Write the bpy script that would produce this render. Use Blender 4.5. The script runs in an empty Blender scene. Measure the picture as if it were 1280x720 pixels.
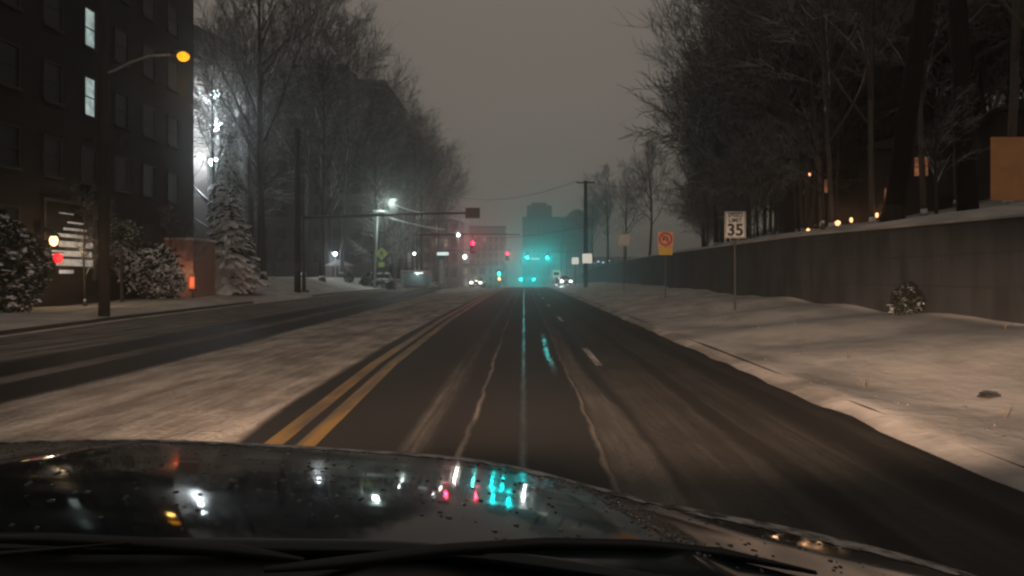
import bpy, math, random
from mathutils import Vector, Matrix, Euler
PI = math.pi
R = math.radians
sc = bpy.context.scene
COL = sc.collection
CAM_Z = 1.4
F = 1000.0            # focal length in pixels of the 1280 wide photograph
VX, VY = 655.0, 345.0  # where the straight road would vanish

def at(px, py, d):
    return Vector(((px - VX) / F * d, d, CAM_Z - (py - VY) / F * d))

# ------------------------------------------------------------------ terrain functions
def interp(t, pts):
    if t <= pts[0][0]: return pts[0][1]
    for (a, va), (b, vb) in zip(pts, pts[1:]):
        if t <= b:
            u = (t - a) / (b - a)
            return va + (vb - va) * u
    return pts[-1][1]
def sstep(a, b, t):
    u = min(1.0, max(0.0, (t - a) / (b - a)))
    return u * u * (3 - 2 * u)
def crest(y):
    k = 1.1e-4
    if y < 70: return 0.0
    if y < 260: return -k * (y - 70) ** 2
    z = -k * 190 ** 2; s = -2 * k * 190
    t = min(y - 260, 150)
    return z + s * t - s * t * t / 300
def wall_x(y):
    return interp(y, [(-60, 7.6), (0, 7.75), (12.8, 8.0), (24, 8.5), (60, 10.0), (122, 11.0), (200, 12.5), (400, 16)])
def wall_top(y):
    return interp(y, [(-60, 2.2), (12.8, 2.36), (24, 2.62), (60, 2.96), (122, 2.99), (200, 3.0)]) + crest(y)
def kerb_l(y):
    return interp(y, [(-60, -10.8), (0, -11.3), (18, -11.95), (25, -12.7), (39, -13.5), (60, -14.2), (100, -14.2), (400, -14.5)])
KERB_R = 3.45
rn = random.Random(5)
_lump = [(rn.uniform(.15, 1.3), rn.uniform(.15, 1.3), rn.uniform(0, 6), rn.uniform(.012, .03)) for _ in range(10)]
def lumps(x, y):
    return sum(a * math.sin(fx * x + fy * y + p) for fx, fy, p, a in _lump)
def ground_h(x, y):
    z = crest(y)
    kl = kerb_l(y); wx = wall_x(y)
    if KERB_R - .45 < x <= KERB_R + .1:
        nz_ = .05 * math.sin(1.7 * y + 1.3 * math.sin(.9 * y)) + .04 * math.sin(4.1 * y + 2 * x) + .02 * math.sin(9.7 * y)
        u = sstep(-.40 + nz_, .14, x - KERB_R)
        return z - .03 + .125 * u + .008 * math.sin(7.3 * y + 9 * x) * u
    if x > KERB_R + .1:
        if x <= wx + .15:
            t = (x - KERB_R - .1) / (wx - KERB_R)
            return z + .095 + .555 * sstep(0, 1, t) + lumps(x, y) * .5 * sstep(0, .2, t)
        e = x - wx - .15
        fade = 1 - sstep(130, 230, y) * .85
        return wall_top(y) - .12 + fade * (min(e, 70) * .16 + 5 * sstep(12, 50, e)) + lumps(x * .6, y * .6) * 2
    if x < kl - .12:
        e = kl - x
        up = 1.0 * sstep(40, 56, y) * sstep(1.0, 5.5, e) * (1 - sstep(150, 220, y))
        return z + .13 + .10 * sstep(0, 1.5, e) + up + lumps(x, y) * .8 * sstep(0, 2, e)
    return z - .03

# ------------------------------------------------------------------ object helpers
class MB:
    def __init__(s): s.v = []; s.f = []; s.mi = []
    def add(s, vs, fs, mi=0):
        n = len(s.v); s.v += [tuple(v) for v in vs]
        for f in fs: s.f.append([i + n for i in f]); s.mi.append(mi)
    def box(s, x0, x1, y0, y1, z0, z1, mi=0, M=None):
        vs = [Vector((x, y, z)) for z in (z0, z1) for y in (y0, y1) for x in (x0, x1)]
        if M: vs = [M @ v for v in vs]
        s.add(vs, [(0, 2, 3, 1), (4, 5, 7, 6), (0, 1, 5, 4), (2, 6, 7, 3), (0, 4, 6, 2), (1, 3, 7, 5)], mi); return s
    def quad(s, a, b, c, d, mi=0): s.add([a, b, c, d], [(0, 1, 2, 3)], mi); return s
    def tube(s, pts, rad, n=8, cap=True, mi=0):
        pts = [Vector(p) for p in pts]
        if not hasattr(rad, '__len__'): rad = [rad] * len(pts)
        vs = []; fs = []
        ref = None
        for i, p in enumerate(pts):
            d = (pts[min(i + 1, len(pts) - 1)] - pts[max(i - 1, 0)])
            if d.length < 1e-9: d = Vector((0, 0, 1))
            d.normalize()
            if ref is None:
                ref = Vector((1, 0, 0)) if abs(d.x) < .8 else Vector((0, 1, 0))
            u = d.cross(ref)
            if u.length < 1e-4: u = d.cross(Vector((0, 1, .3)))
            u.normalize(); w = d.cross(u); ref = w.cross(d) if False else ref
            for k in range(n):
                a = 2 * PI * k / n
                vs.append(p + (u * math.cos(a) + w * math.sin(a)) * rad[i])
        for i in range(len(pts) - 1):
            for k in range(n):
                a = i * n + k; b = i * n + (k + 1) % n
                fs.append((a, b, b + n, a + n))
        if cap:
            fs.append(tuple(range(n))[::-1]); m = (len(pts) - 1) * n
            fs.append(tuple(range(m, m + n)))
        s.add(vs, fs, mi); return s
    def lathe(s, prof, n=16, c=(0, 0, 0), axis='z', mi=0):
        vs = []; fs = []
        for r, h in prof:
            for k in range(n):
                a = 2 * PI * k / n
                p = (r * math.cos(a), r * math.sin(a), h)
                if axis == 'y': p = (p[0], h, p[1])
                if axis == 'x': p = (h, p[0], p[1])
                vs.append((p[0] + c[0], p[1] + c[1], p[2] + c[2]))
        for i in range(len(prof) - 1):
            for k in range(n):
                a = i * n + k; b = i * n + (k + 1) % n
                fs.append((a, b, b + n, a + n))
        fs.append(tuple(range(n))[::-1]); m = (len(prof) - 1) * n; fs.append(tuple(range(m, m + n)))
        s.add(vs, fs, mi); return s
    def blob(s, c, rx, ry, rz, rnd, nu=10, nv=7, j=.12, mi=0):
        vs = []; fs = []
        for i in range(nv + 1):
            th = PI * i / nv
            for k in range(nu):
                a = 2 * PI * k / nu; q = 1 + rnd.uniform(-j, j)
                vs.append((c[0] + rx * q * math.sin(th) * math.cos(a), c[1] + ry * q * math.sin(th) * math.sin(a), c[2] + rz * q * math.cos(th)))
        for i in range(nv):
            for k in range(nu):
                a = i * nu + k; b = i * nu + (k + 1) % nu
                fs.append((a, a + nu, b + nu, b))
        s.add(vs, fs, mi); return s
    def prism(s, poly, y0, y1, mi=0):   # poly in xz, extruded along y
        n = len(poly)
        vs = [(x, y0, z) for x, z in poly] + [(x, y1, z) for x, z in poly]
        fs = [tuple(range(n)), tuple(range(2 * n - 1, n - 1, -1))] + [(i, i + n, (i + 1) % n + n, (i + 1) % n) for i in range(n)]
        s.add(vs, fs, mi); return s
    def build(s, name, mats, parent=None, smooth=False, bevel=0, kind=None, label=None, cat=None, group=None, loc=None):
        me = bpy.data.meshes.new(name)
        me.from_pydata(s.v, [], s.f)
        if not isinstance(mats, (list, tuple)): mats = [mats]
        for m in mats: me.materials.append(m)
        if len(mats) > 1: me.polygons.foreach_set('material_index', s.mi)
        if smooth: me.polygons.foreach_set('use_smooth', [True] * len(me.polygons))
        me.update()
        o = bpy.data.objects.new(name, me); COL.objects.link(o)
        if parent: o.parent = parent
        if loc is not None: o.location = loc
        if bevel:
            b = o.modifiers.new('b', 'BEVEL'); b.width = bevel; b.segments = 2; b.limit_method = 'ANGLE'
        if kind: o['kind'] = kind
        tagp(o, label, cat, group)
        return o
def tagp(o, label=None, cat=None, group=None):
    if label: o['label'] = label
    if cat: o['category'] = cat
    if group: o['group'] = group
def thing(name, label, cat, loc=(0, 0, 0), rz=0, group=None):
    o = bpy.data.objects.new(name, None); COL.objects.link(o)
    o.location = loc; o.rotation_euler = (0, 0, rz); o.empty_display_size = .3
    tagp(o, label, cat, group); return o
def copy_tree(o, parent=None):
    c = o.copy(); COL.objects.link(c)
    if parent: c.parent = parent
    for ch in list(o.children): copy_tree(ch, c)
    return c
def lamp(name, kind, loc, power, color, radius=.05, rot=None, size=None, blend=.5, parent=None):
    d = bpy.data.lights.new(name, kind); d.energy = power; d.color = color
    if kind != 'SUN': d.shadow_soft_size = radius
    if kind == 'SPOT': d.spot_size = size; d.spot_blend = blend
    o = bpy.data.objects.new(name, d); COL.objects.link(o); o.location = loc
    if rot: o.rotation_euler = rot
    if parent: o.parent = parent
    return o

# ------------------------------------------------------------------ node helpers
class NT:
    def __init__(s, name):
        s.m = bpy.data.materials.new(name); s.m.use_nodes = True
        s.t = s.m.node_tree; s.b = s.t.nodes['Principled BSDF']
        s.tc = None
    def n(s, typ, **kw):
        nd = s.t.nodes.new(typ)
        for k, v in kw.items(): setattr(nd, k, v)
        return nd
    def put(s, sock, v):
        if isinstance(v, bpy.types.NodeSocket): s.t.links.new(v, sock)
        elif isinstance(v, (tuple, list)) and len(v) == 3 and sock.type == 'RGBA': sock.default_value = (*v, 1)
        else: sock.default_value = v
    def math(s, op, a, b=0.0, c=None, clamp=False):
        nd = s.n('ShaderNodeMath', operation=op, use_clamp=clamp)
        s.put(nd.inputs[0], a); s.put(nd.inputs[1], b)
        if c is not None: s.put(nd.inputs[2], c)
        return nd.outputs[0]
    def mix(s, f, a, b):
        nd = s.n('ShaderNodeMix', data_type='RGBA')
        s.put(nd.inputs[0], f); s.put(nd.inputs[6], a); s.put(nd.inputs[7], b); return nd.outputs[2]
    def mixf(s, f, a, b):
        nd = s.n('ShaderNodeMix', data_type='FLOAT')
        s.put(nd.inputs[0], f); s.put(nd.inputs[2], a); s.put(nd.inputs[3], b); return nd.outputs[0]
    def co(s, kind='Object', scale=(1, 1, 1)):
        if s.tc is None: s.tc = s.n('ShaderNodeTexCoord')
        if scale == (1, 1, 1): return s.tc.outputs[kind]
        mp = s.n('ShaderNodeMapping'); s.put(mp.inputs[0], s.tc.outputs[kind]); mp.inputs['Scale'].default_value = scale
        return mp.outputs[0]
    def noise(s, scale=(1, 1, 1), sc_=1.0, detail=4, rough=.55, kind='Object'):
        nd = s.n('ShaderNodeTexNoise'); s.put(nd.inputs['Vector'], s.co(kind, scale))
        nd.inputs['Scale'].default_value = sc_; nd.inputs['Detail'].default_value = detail; nd.inputs['Roughness'].default_value = rough
        return nd.outputs[0]
    def ramp(s, f, lo, hi, a=0.0, b=1.0):
        nd = s.n('ShaderNodeMapRange', interpolation_type='SMOOTHSTEP'); s.put(nd.inputs[0], f)
        s.put(nd.inputs[1], lo); s.put(nd.inputs[2], hi); s.put(nd.inputs[3], a); s.put(nd.inputs[4], b)
        return nd.outputs[0]
    def band(s, x, lo, hi, soft):
        a = s.ramp(x, lo - soft, lo + soft); b = s.ramp(x, hi - soft, hi + soft)
        return s.math('SUBTRACT', a, b, clamp=True)
    def bump(s, h, strength=.3, dist=.02):
        nd = s.n('ShaderNodeBump'); s.put(nd.inputs['Height'], h); nd.inputs['Strength'].default_value = strength
        nd.inputs['Distance'].default_value = dist; s.put(s.b.inputs['Normal'], nd.outputs[0])
    def set(s, **kw):
        for k, v in kw.items(): s.put(s.b.inputs[k.replace('_', ' ')], v)
        return s
def simple(name, col, rough=.7, metal=0.0, var=.25, scale=3.0, bump=0.0, spec=.5):
    t = NT(name)
    n = t.noise(sc_=scale)
    f = t.ramp(n, .3, .7)
    c2 = tuple(c * (1 - var) for c in col); c1 = tuple(min(1, c * (1 + var)) for c in col)
    t.set(Base_Color=t.mix(f, c2, c1), Roughness=t.mixf(f, rough * .85, min(1, rough * 1.1)), Metallic=metal)
    t.b.inputs['Specular IOR Level'].default_value = spec
    if bump: t.bump(t.noise(sc_=scale * 6), bump, .02)
    return t.m
def snowy(name, col, amount=.35, nscale=1.5, snow=(.78, .8, .83), rough=.85):
    """surface with snow lying on whatever faces up"""
    t = NT(name)
    g = t.n('ShaderNodeNewGeometry'); sp = t.n('ShaderNodeSeparateXYZ'); t.put(sp.inputs[0], g.outputs['Normal'])
    nn = t.noise(sc_=nscale, detail=3)
    up = t.math('ADD', sp.outputs[2], t.math('MULTIPLY', t.math('SUBTRACT', nn, .5), 1.2))
    f = t.ramp(up, 1 - amount - .12, 1 - amount + .12)
    n2 = t.noise(sc_=nscale * 6)
    c = t.mix(n2, tuple(q * .6 for q in col), tuple(q * 1.4 for q in col))
    t.set(Base_Color=t.mix(f, c, snow), Roughness=rough)
    t.b.inputs['Specular IOR Level'].default_value = .2
    return t.m
def glow(name, col, strength, sample=False, var=0):
    t = NT(name); t.set(Base_Color=tuple(min(1, c * .6) for c in col), Emission_Color=col)
    if var:
        t.put(t.b.inputs['Emission Strength'], t.ramp(t.noise(sc_=var, detail=2), .3, .7, strength * .5, strength * 1.3))
    else: t.b.inputs['Emission Strength'].default_value = strength
    if not sample: t.m.cycles.emission_sampling = 'NONE'
    return t.m

# ------------------------------------------------------------------ materials
def mk_snow(name, base=(.64, .60, .56)):
    t = NT(name)
    a = t.noise(scale=(1, .6, 1), sc_=1.1, detail=6); b = t.noise(sc_=9, detail=4); c = t.noise(sc_=.25, detail=3)
    dirt = t.ramp(a, .35, .62)
    c0 = tuple(q * .62 for q in base)
    col = t.mix(dirt, c0, base)
    col = t.mix(t.ramp(c, .35, .7, 0, .5), col, tuple(q * .78 for q in base))
    sp = t.n('ShaderNodeSeparateXYZ'); t.put(sp.inputs[0], t.co())
    sh = t.math('ADD', sp.outputs[0], t.math('MULTIPLY', t.math('SUBTRACT', a, .5), 1.6))
    splash = t.math('MULTIPLY', t.ramp(sh, 3.1, 3.8, 1, 0), t.ramp(sp.outputs[0], 2.9, 3.0))
    col = t.mix(t.math('MULTIPLY', splash, .6), col, (.12, .108, .096))
    t.set(Base_Color=col, Roughness=.8)
    t.b.inputs['Specular IOR Level'].default_value = .25
    h = t.math('ADD', t.math('MULTIPLY', a, 1.0), t.math('MULTIPLY', b, .12))
    t.bump(h, .5, .09)
    return t.m
def mk_road():
    t = NT('wet_asphalt_with_slush')
    sp = t.n('ShaderNodeSeparateXYZ'); t.put(sp.inputs[0], t.co()); X, Y = sp.outputs[0], sp.outputs[1]
    wob = t.noise(scale=(.8, .16, 1), sc_=1.2, detail=4)
    wob2 = t.noise(scale=(2.5, .7, 1), sc_=2.2, detail=5)
    xw = t.math('ADD', X, t.math('MULTIPLY', t.math('SUBTRACT', wob, .5), .24))
    xw = t.math('ADD', xw, t.math('MULTIPLY', t.math('SUBTRACT', wob2, .5), .09))
    yy = t.math('MAXIMUM', t.math('MULTIPLY', t.math('SUBTRACT', Y, 10.0), 1 / 60), 0.0)
    c1 = t.math('MULTIPLY', t.math('POWER', yy, 1.35), 2.2)
    c1 = t.math('MINIMUM', c1, 3.2)
    xo = t.math('ADD', xw, c1)
    e = t.math('POWER', 2.718, t.math('MULTIPLY', t.math('SUBTRACT', 5.5, Y), .11))
    c2 = t.math('MULTIPLY', t.math('SUBTRACT', 1.0, t.math('MINIMUM', e, 1.3)), .62)
    xy_ = t.math('ADD', xw, c2)
    streak = t.noise(scale=(5.5, .12, 1), sc_=1.3, detail=6, rough=.65)
    patch = t.noise(scale=(.9, .3, 1), sc_=1.0, detail=5)
    # median snow: from yellow line to the oncoming tracks
    left_edge = t.ramp(xo, -5.85, -5.6)
    right_edge = t.ramp(xy_, -2.42, -2.28, 1, 0)
    med = t.math('MULTIPLY', left_edge, right_edge)
    med = t.math('MULTIPLY', med, t.ramp(t.math('ADD', t.math('MULTIPLY', streak, .12), t.math('MULTIPLY', patch, .88)), .32, .66, .5, 1.0))
    # oncoming lanes
    far_l = t.math('MULTIPLY', t.ramp(xo, -8.75, -8.2, 1, 0), t.ramp(streak, .25, .7, .16, .60))
    mid_l = t.math('MULTIPLY', t.band(xo, -7.25, -6.8, .09), t.ramp(streak, .3, .6, .12, .4))
    # own lane
    s1 = t.math('MULTIPLY', t.band(xw, -1.03, -.80, .07), t.ramp(streak, .35, .65, .04, .2))
    s2 = t.math('MULTIPLY', t.band(xw, -.53, -.475, .018), t.ramp(patch, .3, .6, .06, .4))
    wid = t.ramp(Y, 6.0, 14.0, 1.02, .87)
    a3 = t.ramp(xw, .60, .66); b3 = t.ramp(t.math('SUBTRACT', xw, wid), -.05, .05, 1, 0)
    s3 = t.math('MULTIPLY', t.math('MULTIPLY', a3, b3), t.math('MULTIPLY', t.ramp(streak, .3, .7, .09, .19), t.ramp(Y, 24, 34, 1, .25)))
    s3e = t.math('MULTIPLY', t.band(xw, .60, .65, .018), .30)
    # right lane dirty film with darker tracks
    rl = t.math('MULTIPLY', t.ramp(xw, 1.0, 1.15), t.ramp(streak, .3, .7, .04, .09))
    trk = t.math('ADD', t.band(xw, 1.82, 2.03, .05), t.band(xw, 2.60, 2.92, .07))
    gut = t.ramp(xw, 3.0, 3.2)
    rl = t.math('MULTIPLY', rl, t.math('SUBTRACT', 1.0, t.math('MULTIPLY', t.math('ADD', trk, gut, clamp=True), .85)))
    S = med
    for q in (far_l, mid_l, s1, s2, s3, s3e, rl): S = t.math('MAXIMUM', S, q)
    fine = t.noise(sc_=14, detail=5)
    S = t.math('MULTIPLY', S, t.ramp(fine, .2, .65, .75, 1.08), clamp=True)
    asp = t.mix(fine, (.018, .017, .016), (.040, .037, .034))
    lump = t.noise(scale=(1, .4, 1), sc_=2.4, detail=6)
    snow = t.mix(t.ramp(t.math('ADD', t.math('MULTIPLY', streak, .35), t.math('MULTIPLY', lump, .65)), .36, .64), (.33, .295, .265), (.60, .555, .51))
    t.set(Base_Color=t.mix(S, asp, snow))
    w1 = t.math('MULTIPLY', t.band(t.math('ADD', X, t.math('MULTIPLY', t.math('SUBTRACT', wob2, .5), .05)), -.035, .02, .03), t.math('MULTIPLY', t.ramp(patch, .38, .55, .6, 1), t.ramp(Y, 5, 20, .55, 1)))
    w2 = t.math('MULTIPLY', t.math('MULTIPLY', t.band(xw, .39, .48, .03), t.ramp(wob2, .38, .5, .25, 1)), t.band(Y, 12.2, 19, 1.6))
    wet = t.math('MAXIMUM', w1, w2)
    wr = t.mixf(wet, .58, .15)
    wr = t.math('ADD', wr, t.math('MULTIPLY', fine, .1))
    t.set(Roughness=t.mixf(t.math('MULTIPLY', S, 2.2, clamp=True), wr, .85))
    t.put(t.b.inputs['Specular IOR Level'], t.mixf(t.math('MULTIPLY', S, 2, clamp=True), t.mixf(wet, .16, .5), .1))
    h = t.math('ADD', t.math('MULTIPLY', S, 1.0), t.math('ADD', t.math('MULTIPLY', fine, .10), t.math('MULTIPLY', t.math('MULTIPLY', lump, S), 2.2)))
    t.bump(h, .7, .04)
    return t.m
M = {}
M['snow'] = mk_snow('snow_cover')
M['road'] = mk_road()
M['kerb'] = simple('kerb_concrete', (.045, .042, .04), .7, bump=.3)
M['wall'] = None
t = NT('retaining_wall_concrete')
br = t.n('ShaderNodeTexBrick'); t.put(br.inputs['Vector'], t.co('UV'))
br.inputs['Scale'].default_value = 1; br.inputs['Brick Width'].default_value = 2.4; br.inputs['Row Height'].default_value = .6
br.inputs['Mortar Size'].default_value = .015; br.inputs['Color1'].default_value = (.076, .077, .080, 1); br.inputs['Color2'].default_value = (.084, .084, .086, 1); br.inputs['Mortar'].default_value = (.055, .055, .055, 1)
n1 = t.noise(sc_=.6, detail=5); n2 = t.noise(scale=(1, 1, .15), sc_=1.6, detail=4)
t.set(Base_Color=t.mix(t.ramp(t.math('MULTIPLY', n1, n2), .15, .4), br.outputs[0], (.042, .042, .043)), Roughness=.85)
t.bump(t.noise(sc_=12), .3, .01); M['wall'] = t.m
def brick(name, c1, c2, mortar):
    t = NT(name); br = t.n('ShaderNodeTexBrick')
    mp = t.n('ShaderNodeCombineXYZ'); sp = t.n('ShaderNodeSeparateXYZ'); t.put(sp.inputs[0], t.co())
    t.put(mp.inputs[0], t.math('ADD', sp.outputs[0], sp.outputs[1])); t.put(mp.inputs[1], sp.outputs[2])
    t.put(br.inputs['Vector'], mp.outputs[0]); br.inputs['Scale'].default_value = 1
    br.inputs['Brick Width'].default_value = .22; br.inputs['Row Height'].default_value = .075; br.inputs['Mortar Size'].default_value = .008
    br.inputs['Color1'].default_value = (*c1, 1); br.inputs['Color2'].default_value = (*c2, 1); br.inputs['Mortar'].default_value = (*mortar, 1)
    n = t.noise(sc_=.4, detail=4)
    t.set(Base_Color=t.mix(t.ramp(n, .35, .7, 0, .35), br.outputs[0], tuple(q * .5 for q in c1)), Roughness=.85); return t.m
M['brick'] = brick('dark_red_brick', (.024, .017, .015), (.020, .015, .014), (.027, .024, .023))
M['brick_grey'] = brick('grey_brown_brick', (.075, .064, .058), (.06, .052, .048), (.08, .075, .07))
M['brick_pink'] = brick('pale_pink_brick', (.42, .24, .19), (.36, .2, .16), (.36, .32, .3))
M['stone'] = simple('grey_render', (.24, .22, .21), .85, scale=.6)
M['stone_far'] = simple('weathered_concrete', (.085, .08, .08), .85, scale=.3)
M['trim'] = simple('pale_trim', (.38, .36, .34), .7)
M['trim_dark'] = simple('dark_trim', (.07, .06, .055), .7)
M['glass'] = NT('dark_window_glass').set(Base_Color=(.015, .018, .02), Roughness=.4).m
M['roofsnow'] = simple('roof_snow', (.7, .7, .72), .85, scale=1)
M['metal'] = simple('dark_galvanised_steel', (.07, .07, .07), .5, metal=.6, scale=8)
M['metal_pale'] = simple('pale_galvanised_steel', (.32, .34, .33), .5, metal=.3, scale=8)
M['black'] = simple('black_plastic', (.012, .012, .012), .45, scale=5)
M['housing'] = simple('signal_housing_black', (.02, .02, .02), .5)
M['wood'] = simple('creosoted_pole_wood', (.03, .024, .02), .9, scale=2, bump=.4)
M['bark'] = snowy('bark_dusted_with_snow', (.06, .052, .047), .45, 1.2)
M['bark_dark'] = snowy('dark_bark', (.15, .132, .116), .62, 1.2)
M['bark_trunk'] = snowy('near_dark_bark', (.028, .023, .02), .10, 1.2)
M['bark_snowy'] = snowy('bark_with_heavy_snow', (.07, .06, .055), .62, 1.2)
M['needle'] = snowy('evergreen_needles_with_snow', (.022, .035, .02), .34, 1.4)
M['needle_heavy'] = snowy('evergreen_needles_heavy_snow', (.028, .042, .026), .62, 1.6)
M['needle_dark'] = snowy('dark_evergreen_needles', (.035, .042, .034), .22, 1.0)
M['white'] = simple('white_sign_face', (.82, .80, .76), .5, var=.04, scale=4)
M['salmon'] = simple('pale_orange_sign_face', (.85, .46, .30), .5, var=.06)
M['yellow'] = simple('yellow_sign_face', (.75, .48, .06), .5, var=.08)
M['ygreen'] = simple('yellow_green_sign_face', (.45, .65, .22), .5, var=.05)
M['orange'] = simple('brown_orange_sign_face', (.62, .30, .13), .6, var=.12, scale=3)
M['red'] = simple('red_sign_ink', (.62, .03, .02), .5, var=.05)
M['ink'] = simple('black_sign_ink', (.015, .015, .015), .6)
M['green_sign'] = simple('green_sign_face', (.03, .26, .16), .5)
M['cable'] = simple('black_cable', (.02, .02, .02), .7)
M['cable_snow'] = simple('snow_covered_cable', (.75, .77, .78), .8)
TEAL = (.01, 1.0, .80); REDL = (1.0, .012, .05)
M['lens_green'] = glow('green_signal_lens', TEAL, 45)
M['lens_red'] = glow('red_signal_lens', REDL, 16)
M['lens_amber'] = glow('amber_hand_symbol', (1, .42, .12), 6)
M['lens_off'] = simple('dark_signal_lens', (.03, .03, .025), .3)
M['head'] = glow('lit_headlamp', (1, .93, .82), 14)
M['lamp_white'] = glow('white_lamp_glass', (.80, .95, 1), 22)
M['lamp_warm'] = glow('warm_lamp_glass', (1, .66, .32), 10)
M['lamp_orange'] = glow('sodium_lamp_glass', (1, .36, .01), 1.7)
M['lamp_redorange'] = glow('red_orange_lamp_glass', (1, .17, .06), 1.0, var=3)
M['win_cool'] = glow('lit_window_cool', (.72, .92, .88), .42, var=2)
M['win_warm'] = glow('lit_window_warm', (1, .38, .18), .16, var=1.5)
M['win_dim'] = glow('dim_lit_window', (1, .86, .7), .16, var=1.5)
M['blind'] = glow('lit_blind_slats', (1, .93, .86), .24, var=3)
M['blind_dim'] = glow('dim_blind_gap', (1, .8, .6), .015)
M['plate_glow'] = glow('cream_plate_headlight_glow', (1, .93, .80), .55)  # plates are no lamps: emission imitates signs shining back the headlights
M['lamp_dim'] = glow('dim_warm_lamp_glass', (1, .55, .28), 1.6)
M['win_matte'] = NT('curtained_dark_window').set(Base_Color=(.03, .03, .032), Roughness=.9).m; M['win_matte'].node_tree.nodes['Principled BSDF'].inputs['Specular IOR Level'].default_value = .05
M['rubber'] = simple('tyre_rubber', (.02, .02, .02), .85)
M['carpaint_grey'] = simple('grey_car_paint', (.12, .12, .13), .35)
M['chrome'] = simple('satin_metal', (.5, .5, .5), .25, metal=.9)
M['clear'] = NT('clear_headlamp_glass').set(Base_Color=(.7, .7, .7), Roughness=.1).m
t = NT('dark_glossy_car_paint')
n = t.noise(sc_=2.2, detail=3); g = t.noise(sc_=260, detail=2); film = t.noise(scale=(1, 3, 1), sc_=3.0, detail=6)
t.set(Base_Color=t.mix(t.ramp(film, .45, .75, 0, .6), (.005, .010, .013), (.022, .030, .033)), Roughness=t.mixf(t.ramp(film, .42, .72), .045, .16), Metallic=.0)
t.b.inputs['IOR'].default_value = 1.5
sp = t.n('ShaderNodeSeparateXYZ'); t.put(sp.inputs[0], t.co())
mk = t.math('MULTIPLY', t.band(sp.outputs[0], .36, .58, .03), t.band(sp.outputs[1], 1.55, 1.90, .05))
rip = t.noise(sc_=55, detail=2)
t.bump(t.math('ADD', t.math('MULTIPLY', t.math('MULTIPLY', rip, mk), .9), t.math('MULTIPLY', t.math('ADD', t.math('MULTIPLY', g, .08), n), .02)), 1.0, .01); M['hood'] = t.m
t = NT('frost_and_reflection_on_hood_edge')
t.set(Base_Color=t.mix(t.ramp(t.noise(sc_=22, detail=6), .38, .62), (.05, .045, .042), (.50, .45, .42)), Roughness=.6); t.bump(t.noise(sc_=60), .6, .004); M['frost'] = t.m
M['drops'] = NT('water_drop').set(Base_Color=(.02, .025, .025), Roughness=.02).m
M['drops'].node_tree.nodes['Principled BSDF'].inputs['Coat Weight'].default_value = 1
# yellow paint, worn and partly under slush
t = NT('worn_yellow_line_paint')
f = t.ramp(t.noise(scale=(3, .35, 1), sc_=1.6, detail=6), .36, .66)
t.set(Base_Color=t.mix(f, (.12, .085, .045), (.32, .185, .045)), Roughness=.55); t.bump(t.noise(sc_=14), .4, .01); M['ypaint'] = t.m
t = NT('worn_white_line_paint')
f = t.ramp(t.noise(scale=(3, .6, 1), sc_=2.0, detail=6), .4, .6)
t.set(Base_Color=t.mix(f, (.16, .15, .14), (.5, .47, .44)), Roughness=.6); M['wpaint'] = t.m

# ------------------------------------------------------------------ ground, road, kerbs
def rows():
    ys = []; y = -60.0
    while y < 1500:
        ys.append(y)
        y += .8 if y < 60 else (2 if y < 160 else (6 if y < 420 else 90))
    return ys
YS = rows()
g = MB(); ncol = None
for iy, y in enumerate(YS):
    kl = kerb_l(y); wx = wall_x(y)
    xs = [-1200, -400, -150, -90, -60, -45, -36] + [kl - e for e in (20, 17, 14, 12, 10, 8.5, 7, 6, 5, 4, 3.2, 2.5, 1.8, 1.2, .7, .35, .14)]
    xs += [kl + .1, -6, KERB_R - .46, KERB_R - .34, KERB_R - .22, KERB_R - .12, KERB_R - .04, KERB_R + .05] + [KERB_R + e for e in (.15, .3, .5, .8, 1.1, 1.5, 2, 2.5, 3, 3.5)]
    xs += [wx - .5, wx + .1, wx + .2, wx + .8, wx + 2, wx + 4, wx + 7, wx + 11, wx + 16, wx + 22, wx + 30, wx + 42, wx + 60, wx + 100, 400, 1200]
    ncol = len(xs)
    for x in xs: g.v.append((x, y, ground_h(x, y)))
for i in range(len(YS) - 1):
    for k in range(ncol - 1):
        a = i * ncol + k; g.f.append([a, a + 1, a + ncol + 1, a + ncol]); g.mi.append(0)
g.build('ground', M['snow'], smooth=True, kind='structure')
g = MB(); nx = 12
YR = [y for y in YS if y < 420]
for y in YR:
    kl = kerb_l(y) + .02
    for k in range(nx):
        g.v.append((kl + (KERB_R - .02 - kl) * k / (nx - 1), y, crest(y)))
for i in range(len(YR) - 1):
    for k in range(nx - 1):
        a = i * nx + k; g.f.append([a, a + 1, a + nx + 1, a + nx]); g.mi.append(0)
g.build('road', M['road'], smooth=True, kind='structure')
def kerb(fx, side, y0, y1, name):
    k = MB(); ys = [y for y in YR if y0 <= y <= y1]
    for y in ys:
        x = fx(y); z = crest(y)
        k.v += [(x, y, z - .04), (x, y, z + (.078 if side > 0 else .12)), (x + .13 * side, y, z + (.082 if side > 0 else .135)), (x + .16 * side, y, z - .05)]
    for i in range(len(ys) - 1):
        for j in range(3):
            a = i * 4 + j; k.f.append([a, a + 1, a + 5, a + 4]); k.mi.append(0)
    k.build(name, M['kerb'], kind='structure')
kerb(lambda y: KERB_R, 1, -60, 330, 'kerb_right')
kerb(kerb_l, -1, -60, 40, 'kerb_left')
kerb(kerb_l, -1, 52, 330, 'kerb_left')
def ylx(y): return interp(y, [(-60, -1.2), (0, -1.62), (6.8, -1.94), (12.7, -2.23), (25.5, -2.50), (46, -2.60), (80, -2.6), (400, -2.6)])
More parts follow.
